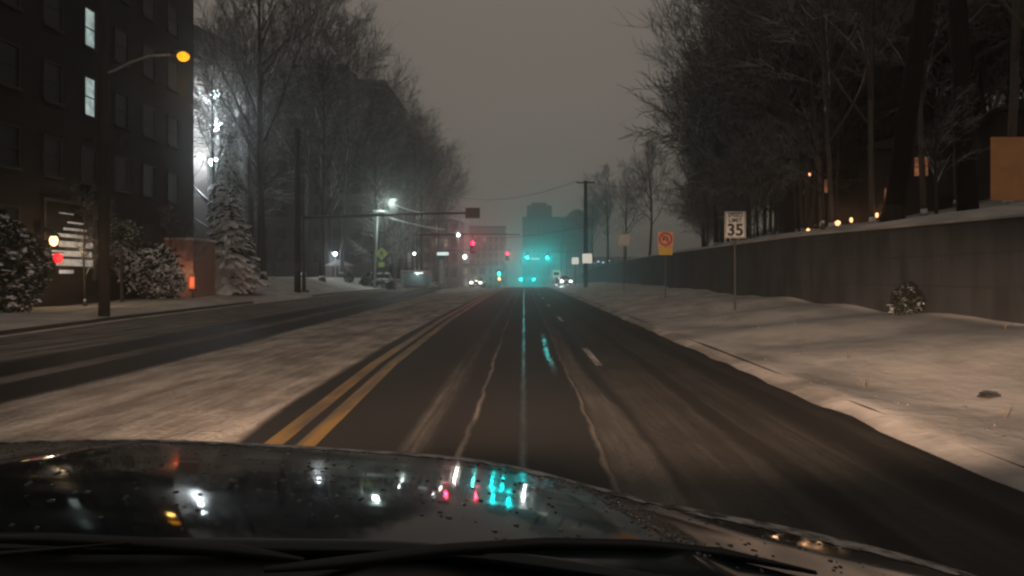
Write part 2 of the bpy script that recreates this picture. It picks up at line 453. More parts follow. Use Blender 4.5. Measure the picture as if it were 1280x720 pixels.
for off in (-.15, .13):
    k = MB(); ys = [y for y in YR if -10 <= y <= 130]
    for y in ys:
        k.v += [(ylx(y) + off - .085, y, crest(y) + .004), (ylx(y) + off + .085, y, crest(y) + .004)]
    for i in range(len(ys) - 1):
        a = i * 2; k.f.append([a, a + 1, a + 3, a + 2]); k.mi.append(0)
    k.build('road_marking_yellow', M['ypaint'], kind='structure')
for y0 in (12.5, 24.6, 36.7, 48.8, 61):
    k = MB(); x = 1.12
    k.quad((x, y0, .004), (x + .11, y0, .004), (x + .11, y0 + 3.0, .004), (x, y0 + 3.0, .004)); k.build('road_marking_dash', M['wpaint'], kind='structure')

# ------------------------------------------------------------------ retaining wall
w = MB(); ys = [y for y in YS if y <= 205][::2]
for y in ys:
    x = wall_x(y); zt = wall_top(y)
    w.v += [(x, y, crest(y) + .1), (x, y, zt), (x + .35, y, zt), (x + .35, y, crest(y) + .1)]
for i in range(len(ys) - 1):
    for j in range(3):
        a = i * 4 + j; w.f.append([a, a + 4, a + 5, a + 1]); w.mi.append(0)
root = thing('retaining_wall', 'long dark grey concrete retaining wall along the snowy right verge', 'wall')
wo = w.build('wall_face', M['wall'], root)
uv = wo.data.uv_layers.new()
for lp in wo.data.loops:
    v = wo.data.vertices[lp.vertex_index].co; uv.data[lp.index].uv = (v.y, v.z)
w = MB(); rr = random.Random(3)
ys = [y for y in YS if y <= 205]
for y in ys:
    x = wall_x(y); zt = wall_top(y); h = .045 + rr.uniform(0, .03)
    w.v += [(x - .05, y, zt - .01), (x - .07, y, zt + h * .5), (x + .1, y, zt + h), (x + .4, y, zt + h), (x + .42, y, zt - .01)]
for i in range(len(ys) - 1):
    for j in range(4):
        a = i * 5 + j; w.f.append([a, a + 5, a + 6, a + 1]); w.mi.append(0)
w.build('snow_cap', M['snow'], root, smooth=True)

# ------------------------------------------------------------------ trees
def bare_tree_mesh(seed, H, r0, first, spread=.9, levels=4, nkids=(9, 6, 6, 5), fine=.011, bendy=.12, fork=False):
    rd = random.Random(seed); trunk = MB(); crown = MB()
    def branch(mb, p, d, L, r, lev):
        n = 7 if lev == 0 else (4 if lev < 3 else 2)
        pts = [p.copy()]; rs = [r]; dirs = [d.copy()]
        q = p.copy(); dd = d.copy()
        for i in range(n):
            b = bendy * (1 if lev else .35)
            dd = (dd + Vector((rd.uniform(-b, b), rd.uniform(-b, b), rd.uniform(-b, b) + (.05 if lev else 0)))).normalized()
            q = q + dd * (L / n); pts.append(q.copy()); dirs.append(dd.copy())
            rs.append(max(fine * .6, r * (1 - (i + 1) / n * (.82 if lev else .72))))
        mb.tube(pts, rs, n=(9, 6, 4, 3, 3, 3)[lev], cap=lev < 2)
        if lev >= levels: return
        k = nkids[lev]
        for j in range(k):
            lo = first if lev == 0 else .18
            f = lo + (1 - lo) * (j + rd.uniform(.2, .9)) / k
            idx = min(n - 1, int(f * n)); u = f * n - idx
            pp = pts[idx].lerp(pts[idx + 1], u); rr_ = rs[idx] + (rs[idx + 1] - rs[idx]) * u
            ax = dirs[idx + 1]
            rnd = Vector((rd.uniform(-1, 1), rd.uniform(-1, 1), rd.uniform(-.5, .5)))
            side = (rnd - ax * rnd.dot(ax))
            if side.length < .1: side = ax.orthogonal()
            side.normalize()
            a = rd.uniform(.45, 1.0) * spread
            nd = (ax * math.cos(a) + side * math.sin(a)).normalized()
            ln = (H * .40 * (1.15 - .7 * (f - lo) / (1 - lo)) if lev == 0 else L * rd.uniform(.42, .62)) * rd.uniform(.8, 1.1)
            branch(crown, pp, nd, ln, max(fine, rr_ * rd.uniform(.38, .58)), lev + 1)
    if fork:
        hh = H * .36
        trunk.tube([(0, 0, -.5), (0, 0, hh * .4), (0, 0, hh)], [r0 * 1.15, r0, r0 * .9], 9)
        for s, a in ((-1, .22), (1, .16)):
            branch(trunk, Vector((0, 0, hh * .96)), Vector((s * math.sin(a), rd.uniform(-.1, .1), math.cos(a))).normalized(), H * .62, r0 * .62, 0)
    else:
        trunk.tube([(0, 0, -.6), (0, 0, .02), (0, 0, .5)], [r0 * 1.7, r0 * 1.35, r0 * 1.02], 9)
        branch(trunk, Vector((0, 0, .4)), Vector((0, 0, 1)), H, r0, 0)
    return trunk, crown
PROTO = {}
def bare_proto(key, mat, **kw):
    tr, cr = bare_tree_mesh(**kw)
    mt = bpy.data.meshes.new('trunk'); mt.from_pydata(tr.v, [], tr.f); mt.materials.append(mat); mt.polygons.foreach_set('use_smooth', [True] * len(mt.polygons))
    mc = bpy.data.meshes.new('crown'); mc.from_pydata(cr.v, [], cr.f); mc.materials.append(mat); mc.polygons.foreach_set('use_smooth', [True] * len(mc.polygons))
    PROTO[key] = (mt, mc)
def conifer_proto(key, mat, H, rad, seed, rows_=34, full=.0):
    rd = random.Random(seed); tr = MB(); cr = MB()
    tr.tube([(0, 0, -.5), (0, 0, H * .5), (0, 0, H * .97)], [H * .02, H * .013, .02], 7)
    for i in range(rows_):
        f = (i + .5) / rows_; z = H * (.05 + .93 * f)
        rr_ = rad * (1 - f) ** .8 * rd.uniform(.85, 1.1) + .08
        nb = int(9 + 9 * (1 - f))
        for k in range(nb):
            a = rd.uniform(0, 2 * PI); L = rr_ * rd.uniform(.65, 1.15); droop = rd.uniform(.15, .5)
            c, s = math.cos(a), math.sin(a); m = 5; wd = L * rd.uniform(.16, .28)
            for j in range(m):
                r1 = L * (j + .3) / m; r2 = L * (j + 1.6) / m
                z1 = z + .12 * r1 - droop * r1 * r1 / max(L, .1); z2 = z + .12 * r2 - droop * r2 * r2 / max(L, .1)
                for q in (-1, 1):
                    wv = wd * (1 - j / m * .5) * rd.uniform(.7, 1.3); dz = rd.uniform(-.28, -.03) * wv * 2
                    e = Vector((-s, c, 0)) * q * wv
                    p1 = Vector((c * r1, s * r1, z1)); p2 = Vector((c * r2, s * r2, z2))
                    pm = (p1 + p2) / 2 + e + Vector((0, 0, dz)); pt = p2 + e * .8 + Vector((0, 0, dz * 1.3))
                    cr.add([p1, p2, pt, pm], [(0, 1, 2, 3) if q < 0 else (3, 2, 1, 0)])
    mt = bpy.data.meshes.new('trunk'); mt.from_pydata(tr.v, [], tr.f); mt.materials.append(M['bark'])
    mc = bpy.data.meshes.new('crown'); mc.from_pydata(cr.v, [], cr.f); mc.materials.append(mat)
    PROTO[key] = (mt, mc)
def shrub_proto(key, mat, rx, ry, h, n, seed, leaf=.09):
    rd = random.Random(seed); tr = MB(); cr = MB()
    for k in range(7):
        a = rd.uniform(0, 2 * PI); e = Vector((math.cos(a) * rx * .6, math.sin(a) * ry * .6, h * rd.uniform(.6, .85)))
        tr.tube([(0, 0, -.1), e * .5, e], [.04, .025, .01], 5)
    lobes = [(rd.uniform(-.6, .6) * rx, rd.uniform(-.6, .6) * ry, h * rd.uniform(.25, .72), rd.uniform(.35, .6)) for _ in range(14)]
    for i in range(n):
        cx, cy, cz, q = rd.choice(lobes)
        v = Vector((rd.gauss(0, 1), rd.gauss(0, 1), rd.gauss(0, 1))).normalized() * rd.uniform(.55, 1.0)
        p = Vector((cx + v.x * rx * q, cy + v.y * ry * q, max(.03, cz + v.z * h * q * .8)))
        rot = Euler((rd.uniform(-.9, .9), rd.uniform(-.9, .9), rd.uniform(0, 6.3))).to_matrix()
        s = leaf * rd.uniform(.6, 1.5)
        cr.add([p + rot @ Vector(c) * s for c in ((-1, -.5, 0), (1, -.45, .1), (.9, .5, 0), (-.8, .55, -.1))], [(0, 1, 2, 3)])
    mt = bpy.data.meshes.new('stem'); mt.from_pydata(tr.v, [], tr.f); mt.materials.append(M['bark'])
    mc = bpy.data.meshes.new('foliage'); mc.from_pydata(cr.v, [], cr.f); mc.materials.append(mat)
    PROTO[key] = (mt, mc)
def plant(key, name, label, cat, x, y, s=1.0, rz=0, group=None, lean=(0, 0), z=None, names=('trunk', 'crown')):
    t = thing(name, label, cat, (x, y, (ground_h(x, y) if z is None else z) - .02), rz, group)
    t.rotation_euler = (lean[0], lean[1], rz); t.scale = (s, s, s)
    for nm, me in zip(names, PROTO[key]):
        o = bpy.data.objects.new(nm, me); COL.objects.link(o); o.parent = t
    return t
bare_proto('a', M['bark'], seed=11, H=20, r0=.27, first=.24, nkids=(15, 8, 6, 5), spread=.95, fine=.017)
bare_proto('b', M['bark'], seed=23, H=21, r0=.28, first=.28, nkids=(15, 8, 6, 5), spread=.85, bendy=.17, fine=.017)
bare_proto('c', M['bark'], seed=37, H=22, r0=.22, first=.38, nkids=(14, 8, 6, 5), spread=.8, bendy=.14, fine=.017)
bare_proto('w1', M['bark_dark'], seed=41, H=23, r0=.15, first=.16, nkids=(18, 7, 5, 5), spread=.85, fine=.018)
bare_proto('lean', M['bark_trunk'], seed=47, H=24, r0=.23, first=.45, nkids=(10, 6, 5, 4), spread=.75)
bare_proto('w2', M['bark_dark'], seed=53, H=21, r0=.13, first=.12, nkids=(18, 7, 5, 5), spread=.85, bendy=.16, fine=.018)
bare_proto('fork', M['bark_trunk'], seed=67, H=24, r0=.27, first=.30, nkids=(8, 6, 5, 4), spread=.7, fork=True)
bare_proto('small', M['bark'], seed=71, H=6.5, r0=.09, first=.2, nkids=(12, 7, 6, 5), spread=.9, fine=.007)
bare_proto('snowy', M['bark_snowy'], seed=83, H=15, r0=.2, first=.16, nkids=(17, 7, 6, 4), spread=1.05, fine=.028)
conifer_proto('fir', M['needle_heavy'], 7.2, 1.9, 5)
bare_proto('dense', M['bark_dark'], seed=91, H=19, r0=.12, first=.06, nkids=(24, 8, 6, 5), spread=1.0, fine=.032)
shrub_proto('bush_snow', M['needle_heavy'], 2.0, 1.6, 2.6, 5200, 3)
shrub_proto('bush_dark', M['needle_dark'], 2.4, 2.2, 3.6, 6000, 4, leaf=.11)
shrub_proto('bush_round', M['needle_dark'], 1.0, 1.0, 1.9, 3400, 6)

# left side trees
G1 = 'bare trees along the left side of the road'
plant('b', 'bare_tree', 'tall bare tree with spreading crown beside the brick buildings', 'tree', -19.0, 58, 1.05, 1.0, G1)
plant('a', 'bare_tree', 'bare forked tree on the snowy bank behind the signal arm post', 'tree', -18.2, 72, 1.0, 2.2, G1)
plant('c', 'bare_tree', 'bare tree right of the forked tree, in front of the dark apartment block', 'tree', -19.6, 86, 1.05, .4, G1)
plant('b', 'bare_tree', 'bare tree behind the diamond crossing sign', 'tree', -17.2, 104, 1.05, 3.4, G1)
plant('a', 'bare_tree', 'bare tree above the small bus shelter', 'tree', -15.9, 124, 1.05, 5.0, G1)
plant('c', 'bare_tree', 'farthest bare tree of the left row, its crown nearest the red signals', 'tree', -16.4, 150, 1.0, 1.2, G1)
plant('b', 'bare_tree', 'bare tree behind the apartment block corner of the left row', 'tree', -25, 102, .95, 4.2, G1)
for i, (x, y, s, q) in enumerate(((-22.5, 66, .95, .3), (-26, 79, 1.1, 1.1), (-17.8, 95, .9, 2.0), (-17.6, 119, 1.1, 2.8), (-18.6, 134, 1.1, 3.9), (-21, 158, 1.1, 4.4), (-19.5, 175, 1.0, 5.1), (-17.6, 112, .85, 5.9), (-21.5, 78, 1.12, .9))):
    plant('abc'[i % 3], 'bare_tree', 'bare tree in the dark tangle of crowns in front of the tall apartment block', 'tree', x, y, s, q, 'bare trees filling the left row')
plant('snowy', 'snowy_tree', 'snow laden tree lit white by the three stacked wall lamps', 'tree', -25.75, 66.9, 1.15, .7)
sf = plant('fir', 'slim_snowy_fir', 'tall slim snow crusted fir glittering right of the three stacked wall lamps', 'tree', -24.95, 67.2, 1.0, .8)
sf.scale = (.95, .95, 2.55)
plant('snowy', 'snowy_tree', 'snow covered tree just right of the diamond warning sign, lit by the lamp', 'tree', -15.0, 85.5, .62, 4.0)
plant('snowy', 'snowy_tree', 'low snow covered tree under the pale street lamp', 'tree', -14.9, 90, .55, 2.5)
plant('small', 'small_bare_tree', 'small bare tree beside the pink brick annex', 'tree', -18.2, 41.2, .6, .5)
plant('small', 'small_bare_tree', 'small leaning bare tree on the snow bank left of the white lamp post', 'tree', -19.8, 63, .5, 1.5, lean=(.0, .35))
plant('fir', 'fir_tree', 'snow covered fir tree at the roadside by the pink brick annex', 'tree', -17.5, 47.6, .97, 0)
plant('bush_snow', 'snowy_bush', 'wide snow covered bush right of the wooden utility pole', 'bush', -18.3, 38.5, .95, .4, names=('stem', 'foliage'))
plant('bush_snow', 'snowy_bush', 'low snowy bush in front of the pink brick annex', 'bush', -17.9, 40.9, .42, 2.4, names=('stem', 'foliage'))
plant('bush_dark', 'dark_evergreen_bush', 'big dark evergreen bush at the left edge beside the lit blinds', 'bush', -16.8, 24.8, .86, .4, names=('stem', 'foliage'))
plant('bush_dark', 'dark_evergreen_bush', 'dark evergreen bush behind the big one at the left edge', 'bush', -18.2, 27.8, .45, 1.9, names=('stem', 'foliage'))
plant('small', 'round_dark_tree', 'small tree with round dark crown right of the wooden utility pole', 'tree', -18.3, 36.5, .45, 2.9)
PROTO['ball'] = None
shrub_proto('ball', M['needle_dark'], 1.0, 1.0, 1.7, 3600, 16, leaf=.08)
tt = plant('ball', 'clipped_ball_shrub', 'round dark clipped shrub on a stem above the snowy bush', 'bush', -17.6, 35.0, .75, 0, z=2.55, names=('stem', 'foliage'))
k = MB(); k.tube([(0, 0, -3.3), (0, 0, .2)], .09, 7); k.build('trunk', M['bark'], tt)
for i, (px, d, s) in enumerate(((470, 84, .8), (488, 83, .55), (455, 82, .5), (437, 80, .6))):
    x = (px - VX) / F * d
    plant('bush_round', 'snow_capped_shrub', ['snow capped shrub just left of the parked snow covered car', 'small snow capped shrub right of the snow covered car', 'small snow capped shrub on the bank below the forked tree', 'leftmost small snow capped shrub on the bank'][i], 'bush', x - (.9 if i == 0 else 0), d, s, i, 'snow capped shrubs on the bank', names=('stem', 'foliage'))
# right side trees above the wall
rd = random.Random(99)
plant('lean', 'leaning_bare_tree', 'thick dark leaning trunk just above the wall, nearest of the wood', 'tree', 9.75, 21.2, 1.12, 2.0, lean=(0, -.155))
plant('fork', 'forked_bare_tree', 'tall dark forked tree right of the leaning trunk', 'tree', 13.1, 23.6, 1.0, .25, lean=(0, -.06))
plant('c', 'bare_tree', 'grey bare tree rising behind the speed limit sign', 'tree', 15.4, 64, .84, 4.0, 'bare trees at the edge of the right wood')
plant('b', 'bare_tree', 'bare tree with open crown standing at the left end of the wood', 'tree', 18.0, 80, .80, 2.2, 'bare trees at the edge of the right wood')
plant('a', 'bare_tree', 'tallest bare tree at the front edge of the wood', 'tree', 20.6, 57, 1.05, 1.2, 'bare trees at the edge of the right wood')
plant('small', 'small_bare_tree', 'slim young tree beside the leaning trunk on the wall top', 'tree', 11.6, 22.5, .55, 1.1)
plant('small', 'small_bare_tree', 'slim young tree left of the leaning trunk on the wall top', 'tree', 9.9, 26.5, .6, 3.1)
plant('bush_round', 'low_dull_shrub', 'low dull shrub at the foot of the retaining wall', 'bush', 7.5, 15.8, .30, 1.0, names=('stem', 'foliage'))
plant('small', 'small_bare_tree', 'small bare tree standing in front of the lit blinds', 'tree', -17.9, 32.6, .62, 1.9)
n = 0
G2 = 'bare trees in the dense wood above the wall'
for i in range(300):
    y = rd.uniform(20, 118); x = wall_x(y) + rd.uniform(5.5, 34)
    px = VX + x / y * F
    if px > 1500 or px < (975 if y < 80 else 890): continue
    if x - wall_x(y) < 7 and 900 < px < 1240 and y < 38: continue
    n += 1
    plant('w1' if rd.random() < .5 else 'w2', 'bare_tree', 'dark bare tree standing among many in the wood above the wall', 'tree', x, y, rd.uniform(.8, 1.12), rd.uniform(0, 6), G2, lean=(rd.uniform(-.05, .05), rd.uniform(-.06, .06)))
    if n >= 85: break
G3 = 'densely twigged trees behind the wood'
n = 0
for i in range(300):
    if i % 2: y = rd.uniform(55, 150); x = y * rd.uniform(.275, .42)
    else: y = 22 + 1.5 * i + rd.uniform(-2, 2); x = wall_x(y) + 24 + rd.uniform(-3, 9)
    if y > 165 or x < wall_x(y) + 5: continue
    plant('dense', 'twiggy_bare_tree', 'densely twigged bare tree in the back rows of the wood', 'tree', x, y, rd.uniform(.85, 1.25), rd.uniform(0, 6), G3); n += 1
    if n >= 62: break
for i in range(22):
    y = 34 + 4.2 * i + rd.uniform(-1.5, 1.5); x = wall_x(y) + rd.uniform(3, 9)
    if VX + x / y * F < 868: x = (885 - VX) / F * y
    if y > 118 or (y < 50 and VX + x / y * F > 960): continue
    plant('dense', 'bare_sapling', 'low twiggy bare sapling in the undergrowth behind the wall', 'tree', x, y, rd.uniform(.34, .5), rd.uniform(0, 6), 'saplings behind the wall')
for i, (px, d, s) in enumerate(((760, 118, .62), (742, 150, .6), (782, 104, .5), (812, 92, .55))):
    plant('b' if i % 2 else 'a', 'bare_tree', ['hazy bare tree just right of the utility pole, above the white plates', 'faint farthest bare tree behind the utility pole', 'bare tree above the farthest white road sign', 'bare tree above the prohibition sign'][i], 'tree', (px - VX) / F * d, d, s, i * 1.7, 'hazy bare trees behind the far end of the wall')

# ------------------------------------------------------------------ buildings
def add_window(parent, face, a, z, w, h, glass, frame=None, sub=True, D=0, trimmat=None):
    """face 'front': plane y=0 looking -y, a along x; 'side': plane x=0 looking -x, a along y"""
    def T(u, out, zz):
        return (u, -out, zz) if face == 'front' else (-out, u, zz)
    m = MB()
    m.quad(T(a - w / 2, .012, z - h / 2), T(a + w / 2, .012, z - h / 2), T(a + w / 2, .012, z + h / 2), T(a - w / 2, .012, z + h / 2))
    wo = m.build('window', glass, parent)
    if not sub: return wo
    f = MB(); t_ = .07
    def bx(u0, u1, o0, o1, z0, z1):
        vs = [T(u, o, zz) for zz in (z0, z1) for o in (o0, o1) for u in (u0, u1)]
        f.add(vs, [(0, 2, 3, 1), (4, 5, 7, 6), (0, 1, 5, 4), (2, 6, 7, 3), (0, 4, 6, 2), (1, 3, 7, 5)])
    bx(a - w / 2 - t_, a - w / 2, -.01, .06, z - h / 2, z + h / 2); bx(a + w / 2, a + w / 2 + t_, -.01, .06, z - h / 2, z + h / 2)
    bx(a - w / 2 - t_, a + w / 2 + t_, -.01, .06, z + h / 2, z + h / 2 + t_)
    bx(a - w / 2, a + w / 2, .014, .04, z - .025, z + .025)
    f.build('frame', trimmat or M['trim_dark'], wo)
    f = MB(); bx(a - w / 2 - .12, a + w / 2 + .12, -.01, .14, z - h / 2 - .1, z - h / 2)
    f.build('sill', trimmat or M['trim_dark'], wo)
    return wo
def building(name, label, cat, loc, rz, L, D, H, wall, front=None, side=None, group=None, sub=True, roof=M['roofsnow'], par=.5, lit=None, cornice=True, rnd=None):
    b = thing(name, label, cat, loc, rz, group)
    m = MB(); m.box(0, L, 0, D, -3, H); m.build('wall', wall, b)
    m = MB()
    m.box(-.12, L + .12, -.12, .22, H, H + par); m.box(-.12, L + .12, D - .22, D + .12, H, H + par)
    m.box(-.12, .22, .22, D - .22, H, H + par); m.box(L - .22, L + .12, .22, D - .22, H, H + par)
    pr = m.build('parapet', M['trim_dark'] if cornice else wall, b)
    m = MB(); m.box(.25, L - .25, .25, D - .25, H + .01, H + .2); m.build('roof', roof, b)
    for face, spec in (('front', front), ('side', side)):
        if not spec: continue
        span = L if face == 'front' else D
        nx, z0, dz, nz, w, h = spec
        for i in range(nx):
            for j in range(nz):
                a = span * (i + .5) / nx; z = z0 + dz * j
                gl = M['glass'] if sub else M['win_matte']
                if lit and rnd and rnd.random() < lit[1]: gl = lit[0]
                add_window(b, face, a, z, w, h, gl, sub=sub)
    return b
# near brick apartment house, its long face along the road
b1 = thing('brick_apartment_house', 'near dark brick apartment house at left edge with two lit stair windows', 'building', (-19, 20, .1), PI / 2)
m = MB(); m.box(0, 26, 0, 16, -2, 22); m.build('wall', M['brick'], b1)
m = MB(); m.box(-.15, 26.15, -.15, .25, 22, 22.7); m.box(-.15, 26.15, 15.75, 16.15, 22, 22.7); m.box(-.15, .25, .25, 15.75, 22, 22.7); m.box(25.75, 26.15, .25, 15.75, 22, 22.7); m.build('parapet', M['trim_dark'], b1)
m = MB(); m.box(.3, 25.7, .3, 15.7, 22.01, 22.2); m.build('roof', M['roofsnow'], b1)
for i in range(9):
    for j in range(6):
        a = 14.95 + 2.75 * (i - 5); z = 3.1 + 3.0 * j
        if a < 1 or a > 25.2 or (j == 0 and 10 < a < 16.5): continue
        lit = (i == 5 and j in (2, 3))
        add_window(b1, 'front', a, z, .78 if lit else 1.15, 1.65 if lit else 1.5, M['win_cool'] if lit else M['glass'], trimmat=M['brick_grey'])
for j in range(6):
    for i in range(4): add_window(b1, 'side', 2.4 + 3.6 * i, 3.1 + 3.0 * j, 1.15, 1.5, M['glass'], trimmat=M['brick_grey'])
# lit ground floor window with blinds
m = MB(); m.quad((11.6, -.02, 1.2), (15.2, -.02, 1.2), (15.2, -.02, 4.2), (11.6, -.02, 4.2)); wn = m.build('shopfront_window', M['win_matte'], b1)
m = MB()
for z0, z1, a0, a1 in ((1.4, 1.55, 12.6, 13.6), (1.72, 2.0, 12.4, 15.1), (2.12, 2.34, 12.1, 15.0), (2.5, 2.74, 12.6, 15.1), (2.9, 3.04, 12.3, 14.7), (3.2, 3.3, 12.9, 14.6), (3.5, 3.56, 13.2, 14.4), (3.86, 3.9, 12.6, 13.6)):
    m.box(a0, a1, -.09, -.05, z0, z1)
m.build('blind', M['blind'], wn)
m = MB(); m.box(11.45, 11.6, -.14, 0, 1.1, 4.3); m.box(15.2, 15.35, -.14, 0, 1.1, 4.3); m.box(11.45, 15.35, -.14, 0, 4.3, 4.42); m.build('frame', M['trim_dark'], wn)
# annex
ax = thing('brick_annex', 'low pale pink brick annex lit by a small orange lamp', 'building', (-18.95, 42.2, .1), 0)
m = MB(); m.box(0, 1.5, 0, 3, -1, 3.2); m.build('wall', M['brick_pink'], ax)
m = MB(); m.box(-.0, 1.58, -.08, 3.08, 3.2, 3.32); m.build('roof', M['roofsnow'], ax)
for zz_ in (1.55, 2.5):
    m = MB(); m.box(.0, 1.52, -.05, 0, zz_, zz_ + .07); m.build('stone_band', M['trim'], ax)
wl = thing('wall_lamp', 'small red orange lamp at the right corner of the pink annex', 'lamp', (-17.42, 42.0, 1.05))
m = MB(); m.box(-.10, .10, -.08, .08, -.30, .30); m.build('glass', M['lamp_redorange'], wl, bevel=.03)
m = MB(); m.box(-.18, .18, -.06, .14, .35, .45); m.box(-.18, .18, -.06, .14, -.45, -.35); m.tube([(0, .05, -1.2), (0, .05, -.4)], .05); m.build('bracket', M['metal'], wl)
lamp('wall_lamp_light', 'POINT', (-17.9, 41.2, 1.6), 30, (1, .46, .26), .1)
# entrance lantern and red lamp of the near house
ln = thing('entrance_lantern', 'bright warm lantern beside the lit blinds', 'lamp', (-18.4, 31.3, 2.75))
m = MB(); m.lathe([(.04, -.18), (.13, -.1), (.16, .08), (.10, .2)], 10); m.build('glass', glow('lantern_glass', (1, .62, .28), 3.2), ln)
m = MB(); m.lathe([(.26, .2), (.05, .4)], 10); m.tube([(0, 0, .38), (-.3, 0, .5), (-.6, 0, .3)], .03); m.build('bracket', M['metal'], ln)
rl_ = thing('red_lamp', 'small red lamp below the entrance lantern', 'lamp', (-18.3, 31.4, 2.1))
m = MB(); m.lathe([(.03, -.2), (.17, -.12), (.17, .12), (.03, .2)], 10); m.build('glass', glow('red_lamp_glass', (1, .02, .03), 1.6), rl_)
m = MB(); m.lathe([(.2, .2), (.2, .24)], 10); m.tube([(0, 0, .2), (-.6, 0, .2)], .03); m.build('bracket', M['metal'], rl_)
lamp('lantern_light', 'POINT', (-17.4, 31.3, 2.4), 55, (1, .72, .38), .15)
# second block, slightly turned
dA = Vector((at(240, 30, 67).x, 67, 0)); dB = Vector((at(308, 62, 74.6).x, 74.6, 0))
vec = dB - dA; rz = math.atan2(vec.y, vec.x)
st = dA - vec.normalized() * 9
b2 = building('grey_apartment_block', 'grey brown apartment block with a column of white lamps on its face', 'building', (st.x, st.y, 0), rz, vec.length + 9, 16, 22.0, M['brick_grey'], front=(5, 4.3, 3.05, 6, 1.2, 1.5), side=(4, 4.3, 3.05, 6, 1.2, 1.5))
for i, py in enumerate((117, 158, 202)):
    p = at(268, py, 68.6)
    wl = thing('balcony_lamp', ['topmost of three white lamps stacked on the apartment block', 'middle one of three white lamps stacked on the apartment block', 'lowest of three white lamps stacked on the apartment block'][i], 'lamp', p, 0, 'white lamps on the apartment block')
    m = MB(); m.lathe([(.1, -.42), (.32, -.3), (.42, -.05), (.36, .15), (.12, .27)], 14); m.build('globe', M['lamp_white'], wl, smooth=True)
    m = MB(); m.lathe([(.3, .25), (.3, .32)], 10); m.tube([(0, 0, .3), (-.8, .3, .3), (-1.6, .6, .3)], .04); m.build('bracket', M['metal'], wl)
    lamp('balcony_light', 'POINT', p + Vector((.55, -.9, 0)), 1700, (.85, .95, 1), .2)
# third block, dark, behind the trees
b3 = building('tall_dark_apartment_block', 'tall dark apartment block behind the bare trees, with a stepped roof', 'building', (-42, 109, 0), 0, 23, 20, 27.6, M['stone_far'], front=(9, 4, 3.1, 8, 1.4, 1.5), sub=False, lit=(M['win_dim'], .03), rnd=random.Random(4))
m = MB(); m.box(0, 17.5, 1, 18, 28.1, 30.6); m.build('upper_storey', M['stone_far'], b3)
m = MB(); m.box(9, 16.5, -1.4, -.01, 22.9, 23.2); m.build('balcony_slab', M['trim'], b3)
# townhouses and far blocks
rf = random.Random(8)
b4 = building('long_town_building', 'pale four storey building with tall windows behind the red signals', 'building', (-37, 178, 0), 0, 22.5, 14, 13.5, M['stone'], front=(11, 2.2, 3.3, 4, 1.2, 1.9), side=None, sub=True, lit=(M['win_dim'], .22), rnd=rf, group=None)
m = MB(); m.box(0, 22.5, -1.6, -.01, 3.6, 3.9); m.build('awning', M['trim'], b4)
b5 = building('hazy_office_block', 'hazy grey block right of the two red signals', 'building', (-22, 322, -6), 0, 14.5, 14, 27, M['stone'], front=(6, 3, 3.2, 7, 1.2, 1.8), sub=False, lit=(M['win_dim'], .08), rnd=rf)
b5b = building('hazy_low_block', 'low hazy shop building beside the green signal post', 'building', (-24, 235, -3), 0, 13, 10, 7.5, M['stone'], front=(5, 2.6, 3.2, 2, 1.6, 1.7), sub=False, lit=(M['win_dim'], .4), rnd=rf)
b6 = building('hazy_tower_block', 'hazy stepped tower block above the green signals', 'building', (-.7, 345, -7), 0, 16.5, 18, 33.5, M['stone_far'], front=(8, 3, 3.2, 9, 1.1, 1.6), sub=False)
m = MB(); m.box(2, 12.8, 2, 14, 34.1, 39.0); m.box(4, 10.5, 4, 12, 39, 40.4); m.build('upper_storey', M['stone_far'], b6)
b7 = building('hazy_rounded_block', 'hazy block right of the stepped tower with a rounded roof', 'building', (16.2, 340, -7), 0, 13, 18, 33.0, M['stone_far'], front=(6, 3, 3.2, 9, 1.1, 1.6), sub=False)
m = MB(); m.prism([(1.5 + 10 * i / 10, 33.5 + 3.4 * math.sin(PI * i / 10)) for i in range(11)], 2, 14); m.build('rounded_roof', M['stone_far'], b7)
b8 = building('hazy_wide_block', 'faint wide block behind the utility pole', 'building', (30, 380, -7), 0, 60, 18, 17, M['stone_far'], front=(20, 3, 3.2, 4, 1.3, 1.6), sub=False)
b9 = building('hazy_row_building', 'faint long building row closing the view on the left', 'building', (-110, 330, -7), 0, 80, 18, 24, M['stone_far'], front=(20, 3, 3.2, 5, 1.3, 1.6), sub=False)
# houses on the hill
def house(label, x, y, rz, wins):
    z = ground_h(x, y)
    h = thing('hill_house', label, 'house', (x, y, z - .3), rz, 'houses on the wooded hill')
    m = MB(); m.box(0, 9, 0, 7, -1.5, 5.2); m.build('wall', M['brick_grey'], h)
    m = MB(); m.prism([(-.4, 5.2), (9.4, 5.2), (9.4, 5.35), (4.5, 7), (-.4, 5.35)], -.4, 7.4); rfo = m.build('roof', M['stone_far'], h)
    m = MB(); m.box(6.6, 7.4, 3, 3.8, 6.5, 8.6); m.build('chimney', M['brick'], rfo)
    for (a, zz, w, hh, l) in wins: add_window(h, 'front', a, zz, w, hh, M['win_warm'] if l else M['glass'])
    m = MB(); m.box(4, 4.95, -.05, -.01, 0, 2.1); m.build('door', M['wood'], h)
house('hillside house with warm lit windows behind the leaning trunk', 22.5, 52, -.3, ((1.4, 2.0, 1.1, 1.3, 1), (3.0, 4.0, .8, 1.2, 1), (6.4, 2.0, 1.1, 1.3, 0), (7.9, 4.0, .8, 1.0, 1), (1.2, 4.0, .8, 1.1, 0)))
house('hillside house right of the leaning trunk with small warm windows', 26.5, 44.5, -.25, ((1.4, 2.0, .8, 1.0, 1), (3.0, 4.0, .8, 1.0, 0), (6.4, 2.0, 1.1, 1.3, 1), (7.9, 4.0, .8, 1.0, 0)))
